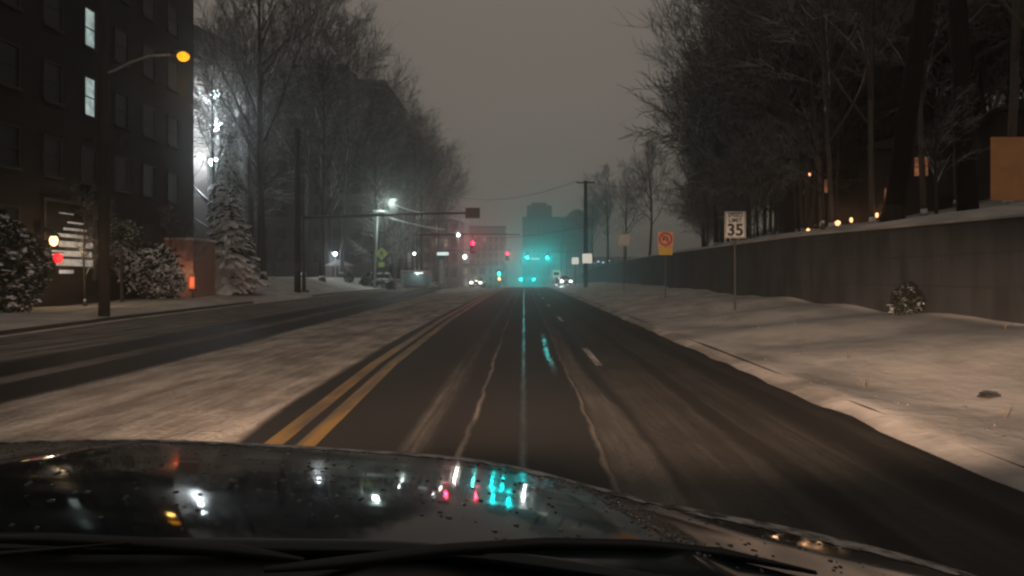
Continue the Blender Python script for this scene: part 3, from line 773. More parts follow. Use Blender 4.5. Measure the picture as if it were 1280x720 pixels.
house('hillside house deeper in the wood left of the leaning trunk', 19.5, 60, -.2, ((1.4, 2.0, .8, 1.0, 0), (3.0, 4.0, .8, 1.0, 1), (6.4, 2.0, 1.1, 1.3, 0)))
for i, (px, py, d) in enumerate(((1010, 289, 30), (1047, 279, 31), (1064, 275, 33), (1096, 269, 34), (1012, 218, 48))):
    p = at(px, py, d); gz = ground_h(p.x, p.y)
    gl = thing('garden_lamp', ['leftmost of the low warm garden lamps above the wall', 'brightest low warm garden lamp above the wall', 'small warm garden lamp between two others above the wall', 'warm garden lamp at the foot of the leaning trunk', 'single warm lamp high in the wood above the speed limit sign'][i], 'lamp', (p.x, p.y, min(gz, p.z - .4)), 0, 'warm lamps on the wooded hill')
    hgt = p.z - gl.location.z
    m = MB(); m.tube([(0, 0, -.1), (0, 0, hgt - .1)], .03, 6); m.build('post', M['metal'], gl)
    m = MB(); m.lathe([(.04, hgt - .1), (.11 if i == 1 else .07, hgt - .03), (.11 if i == 1 else .07, hgt + .05), (.03, hgt + .1)], 8); m.build('glass', M['lamp_dim'], gl)
    lamp('garden_light', 'POINT', p + Vector((0, -.3, .1)), 9, (1, .55, .28), .08)

# ------------------------------------------------------------------ poles, lamps, wires
z = ground_h(-13.35, 25)
up = thing('wooden_utility_pole', 'thick dark wooden utility pole on the left verge, carrying a lamp arm', 'utility pole', (-13.12, 25, z))
m = MB(); m.tube([(0, 0, -.4), (0, 0, 5), (0, 0, 12.5)], [.17, .15, .11], 12); m.build('pole', M['wood'], up, smooth=True)
m = MB(); m.box(-1.2, 1.2, -.06, .06, 11.4, 11.55); m.build('crossarm', M['wood'], up)
m = MB(); m.box(-.28, -.16, -.12, .12, 2.4, 3.0); m.build('meter_box', M['metal'], up)
sl = thing('street_lamp_arm', 'curved lamp arm with a glowing orange lamp head on the utility pole', 'street lamp', (-13.3, 25, z + 7.55))
m = MB(); m.tube([(.1, 0, 0), (.5, 0, .12), (1.0, 0, .38), (1.6, 0, .58), (2.25, 0, .62)], [.045, .04, .04, .035, .035], 8); m.build('arm', M['metal_pale'], sl, smooth=True)
m = MB(); m.blob((2.55, 0, .66), .36, .16, .10, random.Random(1), j=0); m.build('lamp_head', M['metal'], sl, smooth=True)
m = MB(); m.blob((2.66, -.02, .57), .19, .16, .17, random.Random(1), nu=14, nv=10, j=0); m.build('lamp_glass', M['lamp_orange'], sl, smooth=True)
lamp('street_lamp_light', 'POINT', (-13.3 + 2.66, 24.95, z + 7.2), 10, (1, .55, .12), .12)

def seg_pts(a, b, sag, n=14):
    return [a.lerp(b, i / n) - Vector((0, 0, sag * 4 * (i / n) * (1 - i / n))) for i in range(n + 1)]
p80 = at(732, 226, 80)
gz = ground_h(p80.x, 80)
u2 = thing('utility_pole', 'tall dark utility pole standing beside the far road end, wires at its top', 'utility pole', (p80.x, 80, gz))
hh = p80.z - gz
m = MB(); m.tube([(0, 0, -.4), (0, 0, hh)], [.24, .17], 10); m.build('pole', M['wood'], u2, smooth=True)
m = MB(); m.box(-.9, .9, -.05, .05, hh - .25, hh - .12); m.build('crossarm', M['wood'], u2)
m = MB()
for s in (-.8, 0, .8): m.lathe([(.04, hh - .12), (.06, hh - .02), (.03, hh + .06)], 6, c=(s, 0, 0))
m.build('insulator', M['trim'], u2)
for i, (a, b, sg) in enumerate(((p80 + Vector((-.8, 0, 0)), at(560, 243, 118), 1.3), (p80 + Vector((0, 0, 0)), at(832, 231, 84), .5), (at(736, 282, 80), at(560, 293, 110), .8))):
    m = MB(); m.tube(seg_pts(a, b, sg), .022, 5)
    m.build('overhead_wire', M['cable'], label=['overhead wire from the dark utility pole across the road to the left trees', 'overhead wire from the dark utility pole to the right wood', 'lower overhead wire from the dark utility pole to the left'][i], cat='wire', group='overhead wires')
# white plates by the pole
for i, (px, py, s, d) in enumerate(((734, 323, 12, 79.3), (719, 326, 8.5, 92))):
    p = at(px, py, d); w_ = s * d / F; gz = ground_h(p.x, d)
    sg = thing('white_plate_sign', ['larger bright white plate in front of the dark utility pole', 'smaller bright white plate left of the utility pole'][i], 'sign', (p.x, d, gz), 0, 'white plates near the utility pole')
    m = MB(); m.box(-w_ / 2, w_ / 2, -.03, .0, p.z - gz - w_ / 2, p.z - gz + w_ / 2); m.build('face', M['plate_glow'], sg)
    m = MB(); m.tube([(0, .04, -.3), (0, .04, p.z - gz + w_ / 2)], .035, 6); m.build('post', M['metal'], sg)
for i, (px, py) in enumerate(((742, 329), (748, 327), (754, 328), (761, 326), (668, 338))):
    p = at(px, py, 160); gz = ground_h(p.x, 160)
    if i == 4: continue
    dl = thing('distant_lamp', 'distant bluish lamp beyond the far end of the wall', 'lamp', (p.x, 160, gz), 0, 'distant bluish lamps')
    m = MB(); m.blob((0, 0, p.z - gz), .22, .1, .16, random.Random(1), j=0, nu=8, nv=6); m.build('globe', glow('bluish_lamp_glass', (.5, .7, 1), 1.3) if i == 0 else bpy.data.materials['bluish_lamp_glass'], dl)
    m = MB(); m.tube([(0, 0, -.3), (0, 0, p.z - gz - .15)], .05, 6); m.build('post', M['metal'], dl)

# ------------------------------------------------------------------ road signs
def text_mesh(body, size, mat, parent, loc, name='lettering', bold=.0):
    cu = bpy.data.curves.new('t', 'FONT'); cu.body = body; cu.size = size; cu.align_x = 'CENTER'; cu.align_y = 'CENTER'; cu.extrude = .002; cu.offset = bold
    to = bpy.data.objects.new('t', cu); COL.objects.link(to)
    dg = bpy.context.evaluated_depsgraph_get(); dg.update()
    me = bpy.data.meshes.new_from_object(to.evaluated_get(dg))
    bpy.data.objects.remove(to)
    o = bpy.data.objects.new(name, me); COL.objects.link(o); me.materials.clear(); me.materials.append(mat)
    o.parent = parent; o.location = loc; o.rotation_euler = (PI / 2, 0, 0); return o
def sign_post(root, h, r=.03): 
    m = MB(); m.box(-.03, .03, .012, .045, -.4, h); m.build('post', M['metal'], root)
# speed limit
d = 24.2; p = at(919, 281, d); gz = ground_h(p.x, d)
s1 = thing('speed_limit_sign', 'white speed limit 35 sign on a post on the right snowy verge', 'road sign', (p.x, d, gz))
h0 = p.z - gz; sign_post(s1, h0 + .3)
m = MB(); m.box(-.32, .32, -.006, .006, h0 - .40, h0 + .40); f_ = m.build('face', M['white'], s1, bevel=.004)
m = MB()
for a in ((-.30, .30, h0 - .38, h0 - .365), (-.30, .30, h0 + .365, h0 + .38), (-.30, -.285, h0 - .365, h0 + .365), (.285, .30, h0 - .365, h0 + .365)): m.box(a[0], a[1], -.0095, -.007, a[2], a[3])
m.build('border', M['ink'], f_)
text_mesh('SPEED', .17, M['ink'], f_, (0, -.009, h0 + .29), bold=.003); text_mesh('LIMIT', .17, M['ink'], f_, (0, -.009, h0 + .13), bold=.003)
text_mesh('35', .50, M['ink'], f_, (0, -.009, h0 - .17), bold=.012)
# prohibition sign
d = 38.5; p = at(832, 299, d); gz = ground_h(p.x, d)
s2 = thing('prohibition_sign', 'sign with red barred circle above a small yellow plate on a thin post', 'road sign', (p.x, d, gz))
h0 = p.z - gz; sign_post(s2, h0 + .3)
m = MB(); m.box(-.37, .37, -.006, .006, h0 - .36, h0 + .36); f_ = m.build('face', M['salmon'], s2, bevel=.004)
m = MB(); n = 32
for k in range(n):
    a0, a1 = 2 * PI * k / n, 2 * PI * (k + 1) / n
    m.quad(*[(r_ * math.cos(a), -.009, h0 + r_ * math.sin(a)) for r_, a in ((.24, a0), (.33, a0), (.33, a1), (.24, a1))])
m.quad(*[(x, -.0085, h0 + zz) for x, zz in ((-.22, .17), (-.17, .22), (.22, -.17), (.17, -.22))])
m.build('red_bar_circle', M['red'], f_)
m = MB()
for k in range(10):
    a0, a1 = PI * k / 10, PI * (k + 1) / 10
    m.quad(*[(r_ * math.cos(a), -.0078, h0 + .02 + r_ * math.sin(a)) for r_, a in ((.075, a0), (.13, a0), (.13, a1), (.075, a1))])
m.quad((.075, -.0078, h0 - .16), (.13, -.0078, h0 - .16), (.13, -.0078, h0 + .02), (.075, -.0078, h0 + .02))
m.add([(-.17, -.0078, h0 + .02), (-.035, -.0078, h0 + .02), (-.10, -.0078, h0 - .10)], [(0, 1, 2)])
m.build('arrow_symbol', M['ink'], f_)
m = MB(); m.box(-.34, .34, -.006, .006, h0 - .76, h0 - .39); m.build('yellow_plate', M['yellow'], s2, bevel=.004)
# far white sign
d = 55; p = at(780, 299.5, d); gz = ground_h(p.x, d)
s3 = thing('white_road_sign', 'blank looking white rectangular sign, farthest of the three posts on the verge', 'road sign', (p.x, d, gz))
h0 = p.z - gz; sign_post(s3, h0 + .3)
m = MB(); m.box(-.38, .38, -.006, .006, h0 - .45, h0 + .42); f_ = m.build('face', M['white'], s3, bevel=.004)
m = MB(); m.box(-.35, .35, -.0095, -.007, h0 + .36, h0 + .38); m.box(-.35, .35, -.0095, -.007, h0 - .41, h0 - .39); m.build('border', M['ink'], f_)
# orange brown board at right edge
d = 11.6; p = at(1287, 211, d); gz = ground_h(p.x, d)
s4 = thing('brown_orange_sign_board', 'large brown orange sign board at the right edge of the view', 'sign', (p.x, d, gz))
h0 = p.z - gz
m = MB(); m.box(-.57, .57, -.012, .0, h0 - .46, h0 + .46); m.build('face', M['orange'], s4, bevel=.006)
m = MB(); m.tube([(0, .05, -.4), (0, .05, h0 + .4)], .04, 8); m.build('post', M['metal'], s4)
# kerbside drain stick in the snow
m = MB(); m.blob((0, 0, .02), .10, .10, .03, random.Random(8), j=.3); m.build('fallen_bark_piece', M['wood'], loc=(4.75, 8.2, ground_h(4.75, 8.2)), label='small dark piece of bark lying on the right snow bank', cat='debris')
# diamond crossing sign
d = 80; p = at(477, 317, d); gz = ground_h(p.x, d)
s5 = thing('diamond_warning_sign', 'yellow green diamond warning sign beside the leaning pale lamp post', 'road sign', (p.x, d, gz))
h0 = p.z - gz; sign_post(s5, h0 + .3)
m = MB(); m.prism([(0, h0 - .66), (.66, h0), (0, h0 + .66), (-.66, h0)], -.01, .01); f_ = m.build('face', M['ygreen'], s5)
m = MB(); m.blob((.0, -.02, h0 + .26), .07, .006, .07, random.Random(1), j=0, nu=8, nv=6); m.box(-.05, .05, -.024, -.014, h0 - .05, h0 + .17)
for a, b in (((-.02, -.03), (-.18, -.34)), ((.02, -.03), (.16, -.34)), ((0, .14), (-.2, .0)), ((0, .14), (.2, .02))): m.tube([(a[0], -.02, h0 + a[1]), (b[0], -.02, h0 + b[1])], .03, 5)
m.build('walking_symbol', M['ink'], f_)
m = MB(); m.box(-.3, .3, -.01, .01, h0 - 1.35, h0 - .85); m.build('lower_plate', M['ygreen'], s5)

# ------------------------------------------------------------------ pale street lamp near the diamond sign + snowy cables
d = 82; p = at(468, 352, d); gz = ground_h(p.x, d)
s6 = thing('pale_street_lamp', 'pale leaning street lamp post with a curved arm over the bank', 'street lamp', (p.x, d, gz))
ht = at(472, 262, d).z - gz
m = MB(); m.tube([(0, 0, -.4), (.35, 0, ht)], [.14, .10], 8); m.build('post', M['metal_pale'], s6, smooth=True)
m = MB(); m.tube([(.35, 0, ht - .1), (.5, 0, ht + .7), (1.0, 0, ht + 1.15), (1.7, 0, ht + 1.1)], .05, 6); m.build('arm', M['metal_pale'], s6, smooth=True)
m = MB(); m.blob((1.95, 0, ht + 1.05), .42, .2, .13, random.Random(2), j=0); m.build('lamp_head', M['metal_pale'], s6, smooth=True)
m = MB(); m.blob((.45, 0, ht - .15), .7, .2, .10, random.Random(2), j=.1); m.build('snow_cap', M['roofsnow'], s6, smooth=True)
lamp('pale_lamp_light', 'POINT', Vector((p.x + 1.9, d - 1.2, gz + ht + .3)), 560, (.78, 1, .92), .3)
for i, (a, b) in enumerate(((at(487, 272, 84), at(556, 287, 88)), (at(492, 255, 84), at(530, 266, 88)), (at(566, 272, 88), at(592, 278, 88)))):
    m = MB(); m.tube(seg_pts(a, b, .15), .075, 5)
    m.build('snow_covered_branch', M['cable_snow'], label=['long bright snow covered branch crossing below the signal arm', 'short snow covered branch above the signal arm', 'short snow covered branch beneath the dark box of the signal arm'][i], cat='branch', group='snow covered branches')

# ------------------------------------------------------------------ traffic signals
def signal_head(label, p, lit, group, facing=PI, kind=0):
    """three lens head hanging, p is the lit lens centre; lenses face the camera (-y)"""
    order = {'red': 0, 'amber': 1, 'green': 2}; li = order[lit]
    cz = .46 * (li - 1)
    t = thing('traffic_signal', label, 'traffic signal', (p.x, p.y, p.z + cz), 0, group)
    m = MB(); m.box(-.24, .24, 0, .22, -.72, .72); m.build('housing', M['housing'], t, bevel=.03)
    m = MB(); m.box(-.36, .36, .1, .12, -.84, .84); m.build('backplate', M['housing'], t)
    for j in range(3):
        zc = .46 * (1 - j)
        m = MB(); m.lathe([(.02, -.08), (.14, -.065), (.20, -.02), (.21, .0)], 14, c=(0, 0, zc), axis='y')
        m.build('lens', (M['lens_green'] if lit == 'green' else M['lens_red']) if j == li else M['lens_off'], t, smooth=True)
        m = MB(); n = 9
        for k in range(n - 1):
            a0 = -.5 + (PI + 1.0) * k / (n - 1); a1 = -.5 + (PI + 1.0) * (k + 1) / (n - 1)
            r_ = .225
            m.quad((r_ * math.cos(a0), 0, zc + r_ * math.sin(a0)), (r_ * math.cos(a1), 0, zc + r_ * math.sin(a1)), (r_ * math.cos(a1), -.24, zc + r_ * math.sin(a1)), (r_ * math.cos(a0), -.24, zc + r_ * math.sin(a0)))
        m.build('visor', M['housing'], t)
    return t
def signal_light(p, col, power, size=26):
    lamp('signal_light', 'SPOT', p + Vector((0, -.45, 0)), power, col, .14, (PI / 2, 0, PI), R(size), .7)
SIG = 'traffic signal heads over the road'
GREENP = 2200; REDP = 750
RC = (1.0, .02, .06); GC = (.0, .92, .92)
sigs = [((591, 304), 100, 'red', 'nearer red traffic signal, directly below the dark box', REDP * .8),
        ((634, 317), 146, 'red', 'farther red traffic signal, left of the two upper green ones', REDP * 1.1),
        ((659, 322), 178, 'green', 'upper green traffic signal on the left of the white plate', GREENP),
        ((684, 322), 178, 'green', 'upper green traffic signal on the right of the white plate', GREENP),
        ((651, 349.5), 300, 'green', 'left one of the two low far green traffic signals', GREENP),
        ((667, 349.5), 300, 'green', 'right one of the two low far green traffic signals', GREENP)]
for (px, py), d, lit, lab, pw in sigs:
    p = at(px, py, d); signal_head(lab, p, lit, SIG)
    signal_light(p, RC if lit == 'red' else GC, pw)
# green signal on post with amber hand box
p = at(624, 342, 200); gz = ground_h(p.x, 200)
signal_head('small green traffic signal on a post above an amber hand symbol', p, 'green', SIG)
signal_light(p, GC, 700)
ph = at(624, 348.5, 200)
t = thing('pedestrian_signal', 'amber lit pedestrian signal box under the post mounted green signal', 'pedestrian signal', ph)
m = MB(); m.box(-.42, .42, .02, .3, -.42, .42); m.build('housing', M['housing'], t)
m = MB(); m.box(-.3, .3, -.01, .01, -.3, .22)
for k in range(4): m.box(-.28 + .15 * k, -.17 + .15 * k, -.01, .01, .22, .36)
m.build('hand_symbol', M['lens_amber'], t)
t = thing('signal_post', 'post carrying the small green signal and the amber hand box', 'pole', (p.x, 200.35, gz))
m = MB(); m.tube([(0, 0, -.3), (0, 0, p.z - gz + .6)], .08, 8); m.build('shaft', M['metal'], t)
m = MB(); m.box(-.12, .12, -.12, .12, -.1, .25); m.build('base', M['metal'], t)

def mast(label, x0, x1, d, z_pole, z_arm0, z_arm1, rp=.16, ra=.10, extras=()):
    gz = ground_h(x0, d)
    t = thing('signal_mast', label, 'signal mast', (x0, d, gz), 0, 'signal masts with arms')
    m = MB(); m.tube([(0, 0, -.3), (0, 0, z_pole - gz)], [rp, rp * .75], 10); m.build('pole', M['metal'], t, smooth=True)
    m = MB(); m.tube([(0, 0, z_arm0 - gz), ((x1 - x0) * .5, 0, (z_arm0 + z_arm1) / 2 - gz + .06), (x1 - x0, 0, z_arm1 - gz)], [ra * 1.25, ra, ra * .6], 8); m.build('arm', M['metal'], t, smooth=True)
    m = MB(); m.box(-.3, .3, -.3, .3, -.05, .12); m.build('base', M['kerb'], t)
    m = MB(); m.lathe([(rp * .9, 0), (rp * .3, .08)], 8, c=(0, 0, z_pole - gz)); m.build('cap', M['metal'], t)
    for x in extras:
        m = MB(); m.box(x - x0 - .05, x - x0 + .05, -.12, .1, z_arm1 - gz - .55, z_arm1 - gz); m.build('hanger', M['metal'], t)
    return t
zA = at(0, 272, 58).z; zB = at(0, 266, 58).z
m1 = mast('nearest signal mast whose long arm holds a dark box at its tip', at(380, 0, 58).x, at(600, 0, 58).x, 58, at(0, 250, 58).z, zA, zB, .13, .10)
m = MB(); bxx = at(591, 0, 58).x - m1.location.x; zz = at(0, 266.5, 58).z - m1.location.z
m.box(bxx - .52, bxx + .52, -.28, -.14, zz - .38, zz + .38); m.build('sign_box', M['black'], m1, bevel=.03)
m = MB(); m.box(bxx - .08, bxx + .08, -.16, .1, zz - .2, zz + .2); m.build('bracket', M['metal'], m1)
x_ = at(372, 0, 54).x; gz = ground_h(x_, 54)
t = thing('dark_pole', 'thick dark pole just left of the nearest signal mast', 'pole', (x_, 54, gz))
m = MB(); m.tube([(0, 0, -.4), (0, 0, 11.0)], [.22, .15], 10); m.build('shaft', M['wood'], t, smooth=True)
m = MB(); m.box(-.14, .14, -.24, -.1, 1.4, 2.0); m.build('control_box', M['metal'], t)
p0 = at(591, 304, 100); mast('signal mast carrying the nearer red signal', -13.4, at(650, 0, 100).x, 100, 7.2, 6.55, 6.6, .13, .075, (p0.x,))
p0 = at(634, 317, 146); mast('signal mast carrying the farther red signal', -14.8, p0.x + .8, 146, 7.4, p0.z + .55, p0.z + .75, .13, .07, (p0.x,))
p0 = at(659, 322, 178); mast('signal mast from the right carrying both upper green signals', 9.5, p0.x - .6, 178, p0.z + 1.7, p0.z + 1.25, p0.z + 1.45, .13, .07, (p0.x, at(684, 0, 178).x))
p0 = at(651, 349.5, 300); mast('low far signal mast carrying the two lowest green signals', 12, p0.x - .6, 300, p0.z + 1.8, p0.z + 1.25, p0.z + 1.45, .14, .08, (p0.x, at(667, 0, 300).x))
p = at(669, 323.5, 178)
t = thing('street_name_plate', 'long white plate hanging between the two upper green signals', 'sign', p)
m = MB(); m.box(-.95, .95, -.03, .03, -.24, .24); m.build('face', glow('glowing_white_plate', (.9, 1, 1), .35), t)  # plate face emits a faint white of its own
m = MB(); m.box(-.7, -.64, -.02, .02, .24, 1.1); m.box(.64, .7, -.02, .02, .24, 1.1); m.build('hanger', M['metal'], t)

# green framed black sign + small lamps near right kerb
d = 105; p = at(695.5, 342, d); gz = ground_h(p.x, d)
t = thing('green_framed_sign', 'small black sign with a pale green frame right of the road end', 'sign', (p.x, d, gz)); h0 = p.z - gz
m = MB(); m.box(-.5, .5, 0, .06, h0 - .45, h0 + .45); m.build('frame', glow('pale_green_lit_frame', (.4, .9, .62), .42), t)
m = MB(); m.box(-.36, .36, -.03, -.004, h0 - .22, h0 + .2); m.build('panel', M['ink'], t)
m = MB(); m.tube([(0, .09, -.3), (0, .09, h0)], .04, 6); m.build('post', M['metal'], t)

# ------------------------------------------------------------------ bus shelter, pylon, lamps on the left
d = 94; x0 = at(520, 0, d).x; gz = ground_h(x0, d)
t = thing('bus_shelter', 'small bus shelter with a snow covered roof beside the left road edge', 'bus shelter', (x0, d, gz - .2))
m = MB(); m.box(-1.75, 1.75, -.7, .8, 2.1, 2.2); m.build('roof', M['metal_pale'], t, bevel=.03)
m = MB(); m.box(-1.7, 1.7, -.65, .75, 2.2, 2.34); m.build('roof_snow', M['roofsnow'], t, bevel=.05)
m = MB(); m.box(-1.6, 1.6, .7, .72, .3, 2.05); m.build('back_panel', NT('shelter_glass').set(Base_Color=(.12, .16, .16), Roughness=.15).m, t)
for sx in (-1.65, 1.65):
    for sy in (-.6, .7):
        m = MB(); m.tube([(sx, sy, -.1), (sx, sy, 2.1)], .05, 6); m.build('post', M['metal_pale'], t)
m = MB(); m.box(-1.3, 1.3, .25, .6, .42, .5); m.box(-1.1, -1.0, .3, .55, 0, .42); m.box(1.0, 1.1, .3, .55, 0, .42); m.build('bench', M['wood'], t)
m = MB(); m.box(-.1, .9, -.72, -.66, 2.0, 2.1); m.build('light_strip', glow('shelter_light', (.85, 1, .95), 2.2), t)
m = MB(); m.box(.3, 1.75, -.74, -.705, 2.12, 2.18); m.build('red_edge', glow('red_roof_edge', (1, .15, .15), .35), t)
lamp('shelter_light', 'POINT', (x0, d - .2, gz + 1.7), 40, (.8, 1, .95), .1)
d = 92; x0 = at(552, 0, d).x; gz = ground_h(x0, d); h0 = at(0, 319, d).z - gz
t = thing('pylon_sign', 'narrow teal grey pylon with a bright snow capped top right of the bus shelter', 'pylon', (x0, d, gz))
m = MB(); m.box(-.36, .36, -.2, .2, -.3, h0); m.build('column', simple('teal_grey_panel', (.05, .14, .15), .5), t, bevel=.03)
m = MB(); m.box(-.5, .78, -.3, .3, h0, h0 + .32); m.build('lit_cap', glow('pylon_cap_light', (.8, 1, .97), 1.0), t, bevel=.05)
m = MB(); m.tube([(.25, 0, h0 + .3), (.25, 0, h0 + 2.0)], .06, 6); m.build('mast', M['metal_pale'], t)
m = MB(); m.box(-.2, .2, -.23, -.205, .6, h0 - .5); m.build('face_strip', M['metal_pale'], t)
LP = [((419, 317.5), 92, 'white globe lamp on a post on the bank right of the forked tree', 160, .19, (.85, .95, 1)),
      ((330, 298), 88, 'dim small lamp on a post left of the dark pole', 6, .08, (.9, .9, .8)),
      ((573, 293.5), 150, 'white lamp high before the pale building, upper left of red signals', 60, .30, (.9, 1, 1)),
      ((581, 321), 140, 'white lamp left below the nearer red signal', 90, .32, (1, .96, .9)),
      ((518, 317), 120, 'white lamp on a post above the bus shelter', 50, .17, (.9, 1, .95))]
for (px, py), d, lab, pw, r_, c in LP:
    p = at(px, py, d); gz = ground_h(p.x, d)
    t = thing('lamp_post', lab, 'street lamp', (p.x, d, gz), 0, 'white lamp posts on the left')
    m = MB(); m.tube([(0, 0, -.3), (0, 0, p.z - gz - r_)], [.08, .05], 6); m.build('post', M['metal_pale'], t)
    m = MB(); m.blob((0, 0, p.z - gz), r_, r_, r_, random.Random(1), j=0, nu=12, nv=8); m.build('globe', M['lamp_white'] if c[0] < .95 else M['head'], t, smooth=True)
    lamp('lamp_post_light', 'POINT', p + Vector((0, -.6, 0)), pw, c, .15)
# low kiosk left of the snow car
d = 96; x0 = at(430, 0, d).x; gz = ground_h(x0, d)
t = thing('garden_shed', 'small snow roofed shed behind the white globe lamp', 'shed', (x0 - 1.0, d, gz))
m = MB(); m.box(-1.2, 1.6, 0, 2, -.2, 1.5); m.build('wall', M['stone'], t)
m = MB(); m.prism([(-1.4, 1.5), (1.8, 1.5), (.2, 2.2)], -.2, 2.2); m.build('roof', M['roofsnow'], t)
m = MB(); m.box(-.4, .3, -.04, -.005, 0, 1.3); m.build('door', M['wood'], t)
m = MB(); m.box(.7, 1.3, -.04, -.005, .6, 1.1); m.build('window', M['glass'], t)

# ------------------------------------------------------------------ cars
def car(name, label, x, y, rz, paint, lights=True, snow=False, group='cars'):
    t = thing(name, label, 'car', (x, y, ground_h(x, y) + (0.03 if -13 < x < 3.4 else 0)), rz, group)
    # local: front towards -y, length 4.4
    body = [(-2.2, .35), (-2.22, .62), (-2.1, .80), (-1.1, .93), (-.2, .98), (1.9, .98), (2.2, .85), (2.22, .45), (2.1, .3), (-2.1, .28)]
    m = MB(); n = len(body)
    for sx, k in ((-.86, 1), (-.9, 1), (.9, 1), (.86, 1)):
        for a, b in body: m.v.append((sx, a, b if abs(sx) > .87 else b + .015))
    for i in range(3):
        for k in range(n): m.f.append([i * n + k, i * n + (k + 1) % n, (i + 1) * n + (k + 1) % n, (i + 1) * n + k]); m.mi.append(0)
    m.f.append(list(range(n))[::-1]); m.mi.append(0); m.f.append(list(range(3 * n, 4 * n))); m.mi.append(0)
    m.build('body', paint, t, bevel=.05)
    cab = [(-1.15, .94), (-.45, 1.42), (.9, 1.45), (1.75, .98)]
    m = MB(); n = 4
    vs = []
    for sx, tp in ((-1, .0), (1, .0)):
        for a, b in cab: vs.append((sx * (.82 if b < 1.2 else .66), a, b))
    m.add(vs, [(0, 1, 2, 3), (7, 6, 5, 4), (0, 4, 5, 1), (1, 5, 6, 2), (2, 6, 7, 3), (0, 3, 7, 4)]); m.build('window_glass', M['glass'], t, bevel=.03)
    m = MB(); m.box(-.66, .66, -.45, .9, 1.445, 1.475); m.build('roof', M['roofsnow'] if snow else paint, t, bevel=.02)
    if snow:
        m = MB(); m.blob((0, .2, 1.5), .72, .95, .16, random.Random(4), j=.05, nu=16); m.build('roof_snow', M['roofsnow'], t, smooth=True)
        m = MB(); m.blob((0, -1.55, .9), .85, .62, .12, random.Random(5), j=.05, nu=16); m.build('hood_snow', M['roofsnow'], t, smooth=True)
    for sx in (-.82, .82):
        for sy in (-1.4, 1.35):
            m = MB(); m.lathe([(.2, -.1), (.31, -.09), (.33, 0), (.31, .09), (.2, .1)], 18, c=(sx, sy, .33), axis='x'); wh = m.build('tyre', M['rubber'], t, smooth=True)
            m = MB(); m.lathe([(.05, -.105), (.2, -.1), (.2, .1), (.05, .105)], 12, c=(sx, sy, .33), axis='x'); m.build('rim', M['chrome'], wh)
    for sx in (-.62, .62):
        m = MB(); m.blob((sx, -2.19, .66), .19, .06, .10, random.Random(1), j=0); m.build('headlight', M['head'] if lights else M['clear'], t, smooth=True)
    m = MB(); m.box(-.4, .4, -2.25, -2.215, .45, .62); m.build('grille', M['black'], t)
    return t
car('snow_covered_car', 'parked car under thick snow behind the diamond sign', at(477, 0, 86).x, 87, .05, M['carpaint_grey'], False, True)
c1 = car('oncoming_car', 'oncoming car with bright headlight left of the road end', at(597, 0, 112).x, 112, -.05, M['carpaint_grey'])
c2 = car('waiting_car', 'car with white headlights at the right side of the road end', at(703, 0, 112).x, 112, .2, M['carpaint_grey'])
lamp('car_light', 'SPOT', (c1.location.x, 109.4, .5), 260, (1, .95, .85), .1, (PI / 2 - .02, 0, PI), R(90), .8)
lamp('car_light', 'SPOT', (c2.location.x - .4, 109.4, .5), 420, (.9, .96, 1), .1, (PI / 2 - .02, 0, PI), R(90), .8)

# ploughed snow clumps along the verge and at the edges of the median snow
m = MB(); rr = random.Random(77)
for i in range(220):
    y = 4 + 60 * rr.random() ** 1.5
    k = rr.random() * .7
    if k < .62: x = KERB_R + abs(rr.gauss(.25, .55)); 
    elif k < .8: x = ylx(y) - .75 - abs(rr.gauss(0, 1.0))
    else: x = kerb_l(y) - abs(rr.gauss(.2, .6))
    if k < .62 and x > 7: continue
    r_ = rr.uniform(.006, .017) * (1.6 if rr.random() < .06 else 1)
    zg = ground_h(x, y) if (x > KERB_R or x < kerb_l(y)) else crest(y)
    m.blob((x, y, zg - r_ * .05), r_ * rr.uniform(.8, 1.6), r_ * rr.uniform(.8, 1.6), r_ * .7, rr, 6, 4, .25)
m.build('snow_clumps', simple('dirty_snow_clump', (.17, .155, .14), .9), kind='stuff', label='small ploughed clumps of snow scattered along the right verge', cat='snow')
m = MB()
for i in range(60):
    y = 7 + 40 * rr.random(); x = KERB_R + rr.uniform(.5, 4.2); z = ground_h(x, y)
    for k in range(4):
        a = rr.uniform(0, 6.3); h = rr.uniform(.05, .16)
        m.tube([(x, y, z - .01), (x + .2 * h * math.cos(a), y + .2 * h * math.sin(a), z + h * .6), (x + .55 * h * math.cos(a), y + .55 * h * math.sin(a), z + h)], [.003, .0025, .001], 3)
m.build('dead_grass', simple('dead_grass_blade', (.16, .12, .07), .9), kind='stuff', label='dead grass blades poking through the right verge snow', cat='grass')

# ------------------------------------------------------------------ own car: hood seen over the cowl
EGO = thing('dark_glossy_car', 'dark glossy car hood in the near foreground, wet and rimmed with frost', 'car', (-.35, 0, 0))
EX = .35
edge = [(-1.5, 2.0, .965), (-1.3, 2.08, .978), (-1.0, 2.11, .978), (-.7, 2.09, .972), (-.4, 2.03, .968), (-.1, 1.95, .965), (.1, 1.85, .94), (.25, 1.76, .925), (.4, 1.69, .915), (.56, 1.63, .90), (.7, 1.56, .882), (.85, 1.48, .855), (.98, 1.38, .80)]
def edge_at(x): return interp(x, [(a, b) for a, b, c in edge]), interp(x, [(a, c) for a, b, c in edge])
def crease_x(y): return interp(y, [(.8, .27), (1.2, .21), (1.56, .13), (1.8, .03), (1.95, -.08)])
def hood_z(x, y, de, ze):
    t_ = de - y
    z = ze - .030 + .030 * (1 - math.exp(-t_ / .045)) + .133 * t_ - (.16 * (t_ - .5) ** 3 if t_ > .5 else 0)
    cx = crease_x(y)
    z += .007 * math.exp(-((x - cx) / .035) ** 2) * sstep(.0, .25, t_) - .018 * sstep(0, .35, x - cx) * sstep(0, .3, t_)
    z += .006 * math.exp(-((x + .9) / .05) ** 2) * sstep(0, .5, t_)
    return z
m = MB(); nu, nv = 110, 64
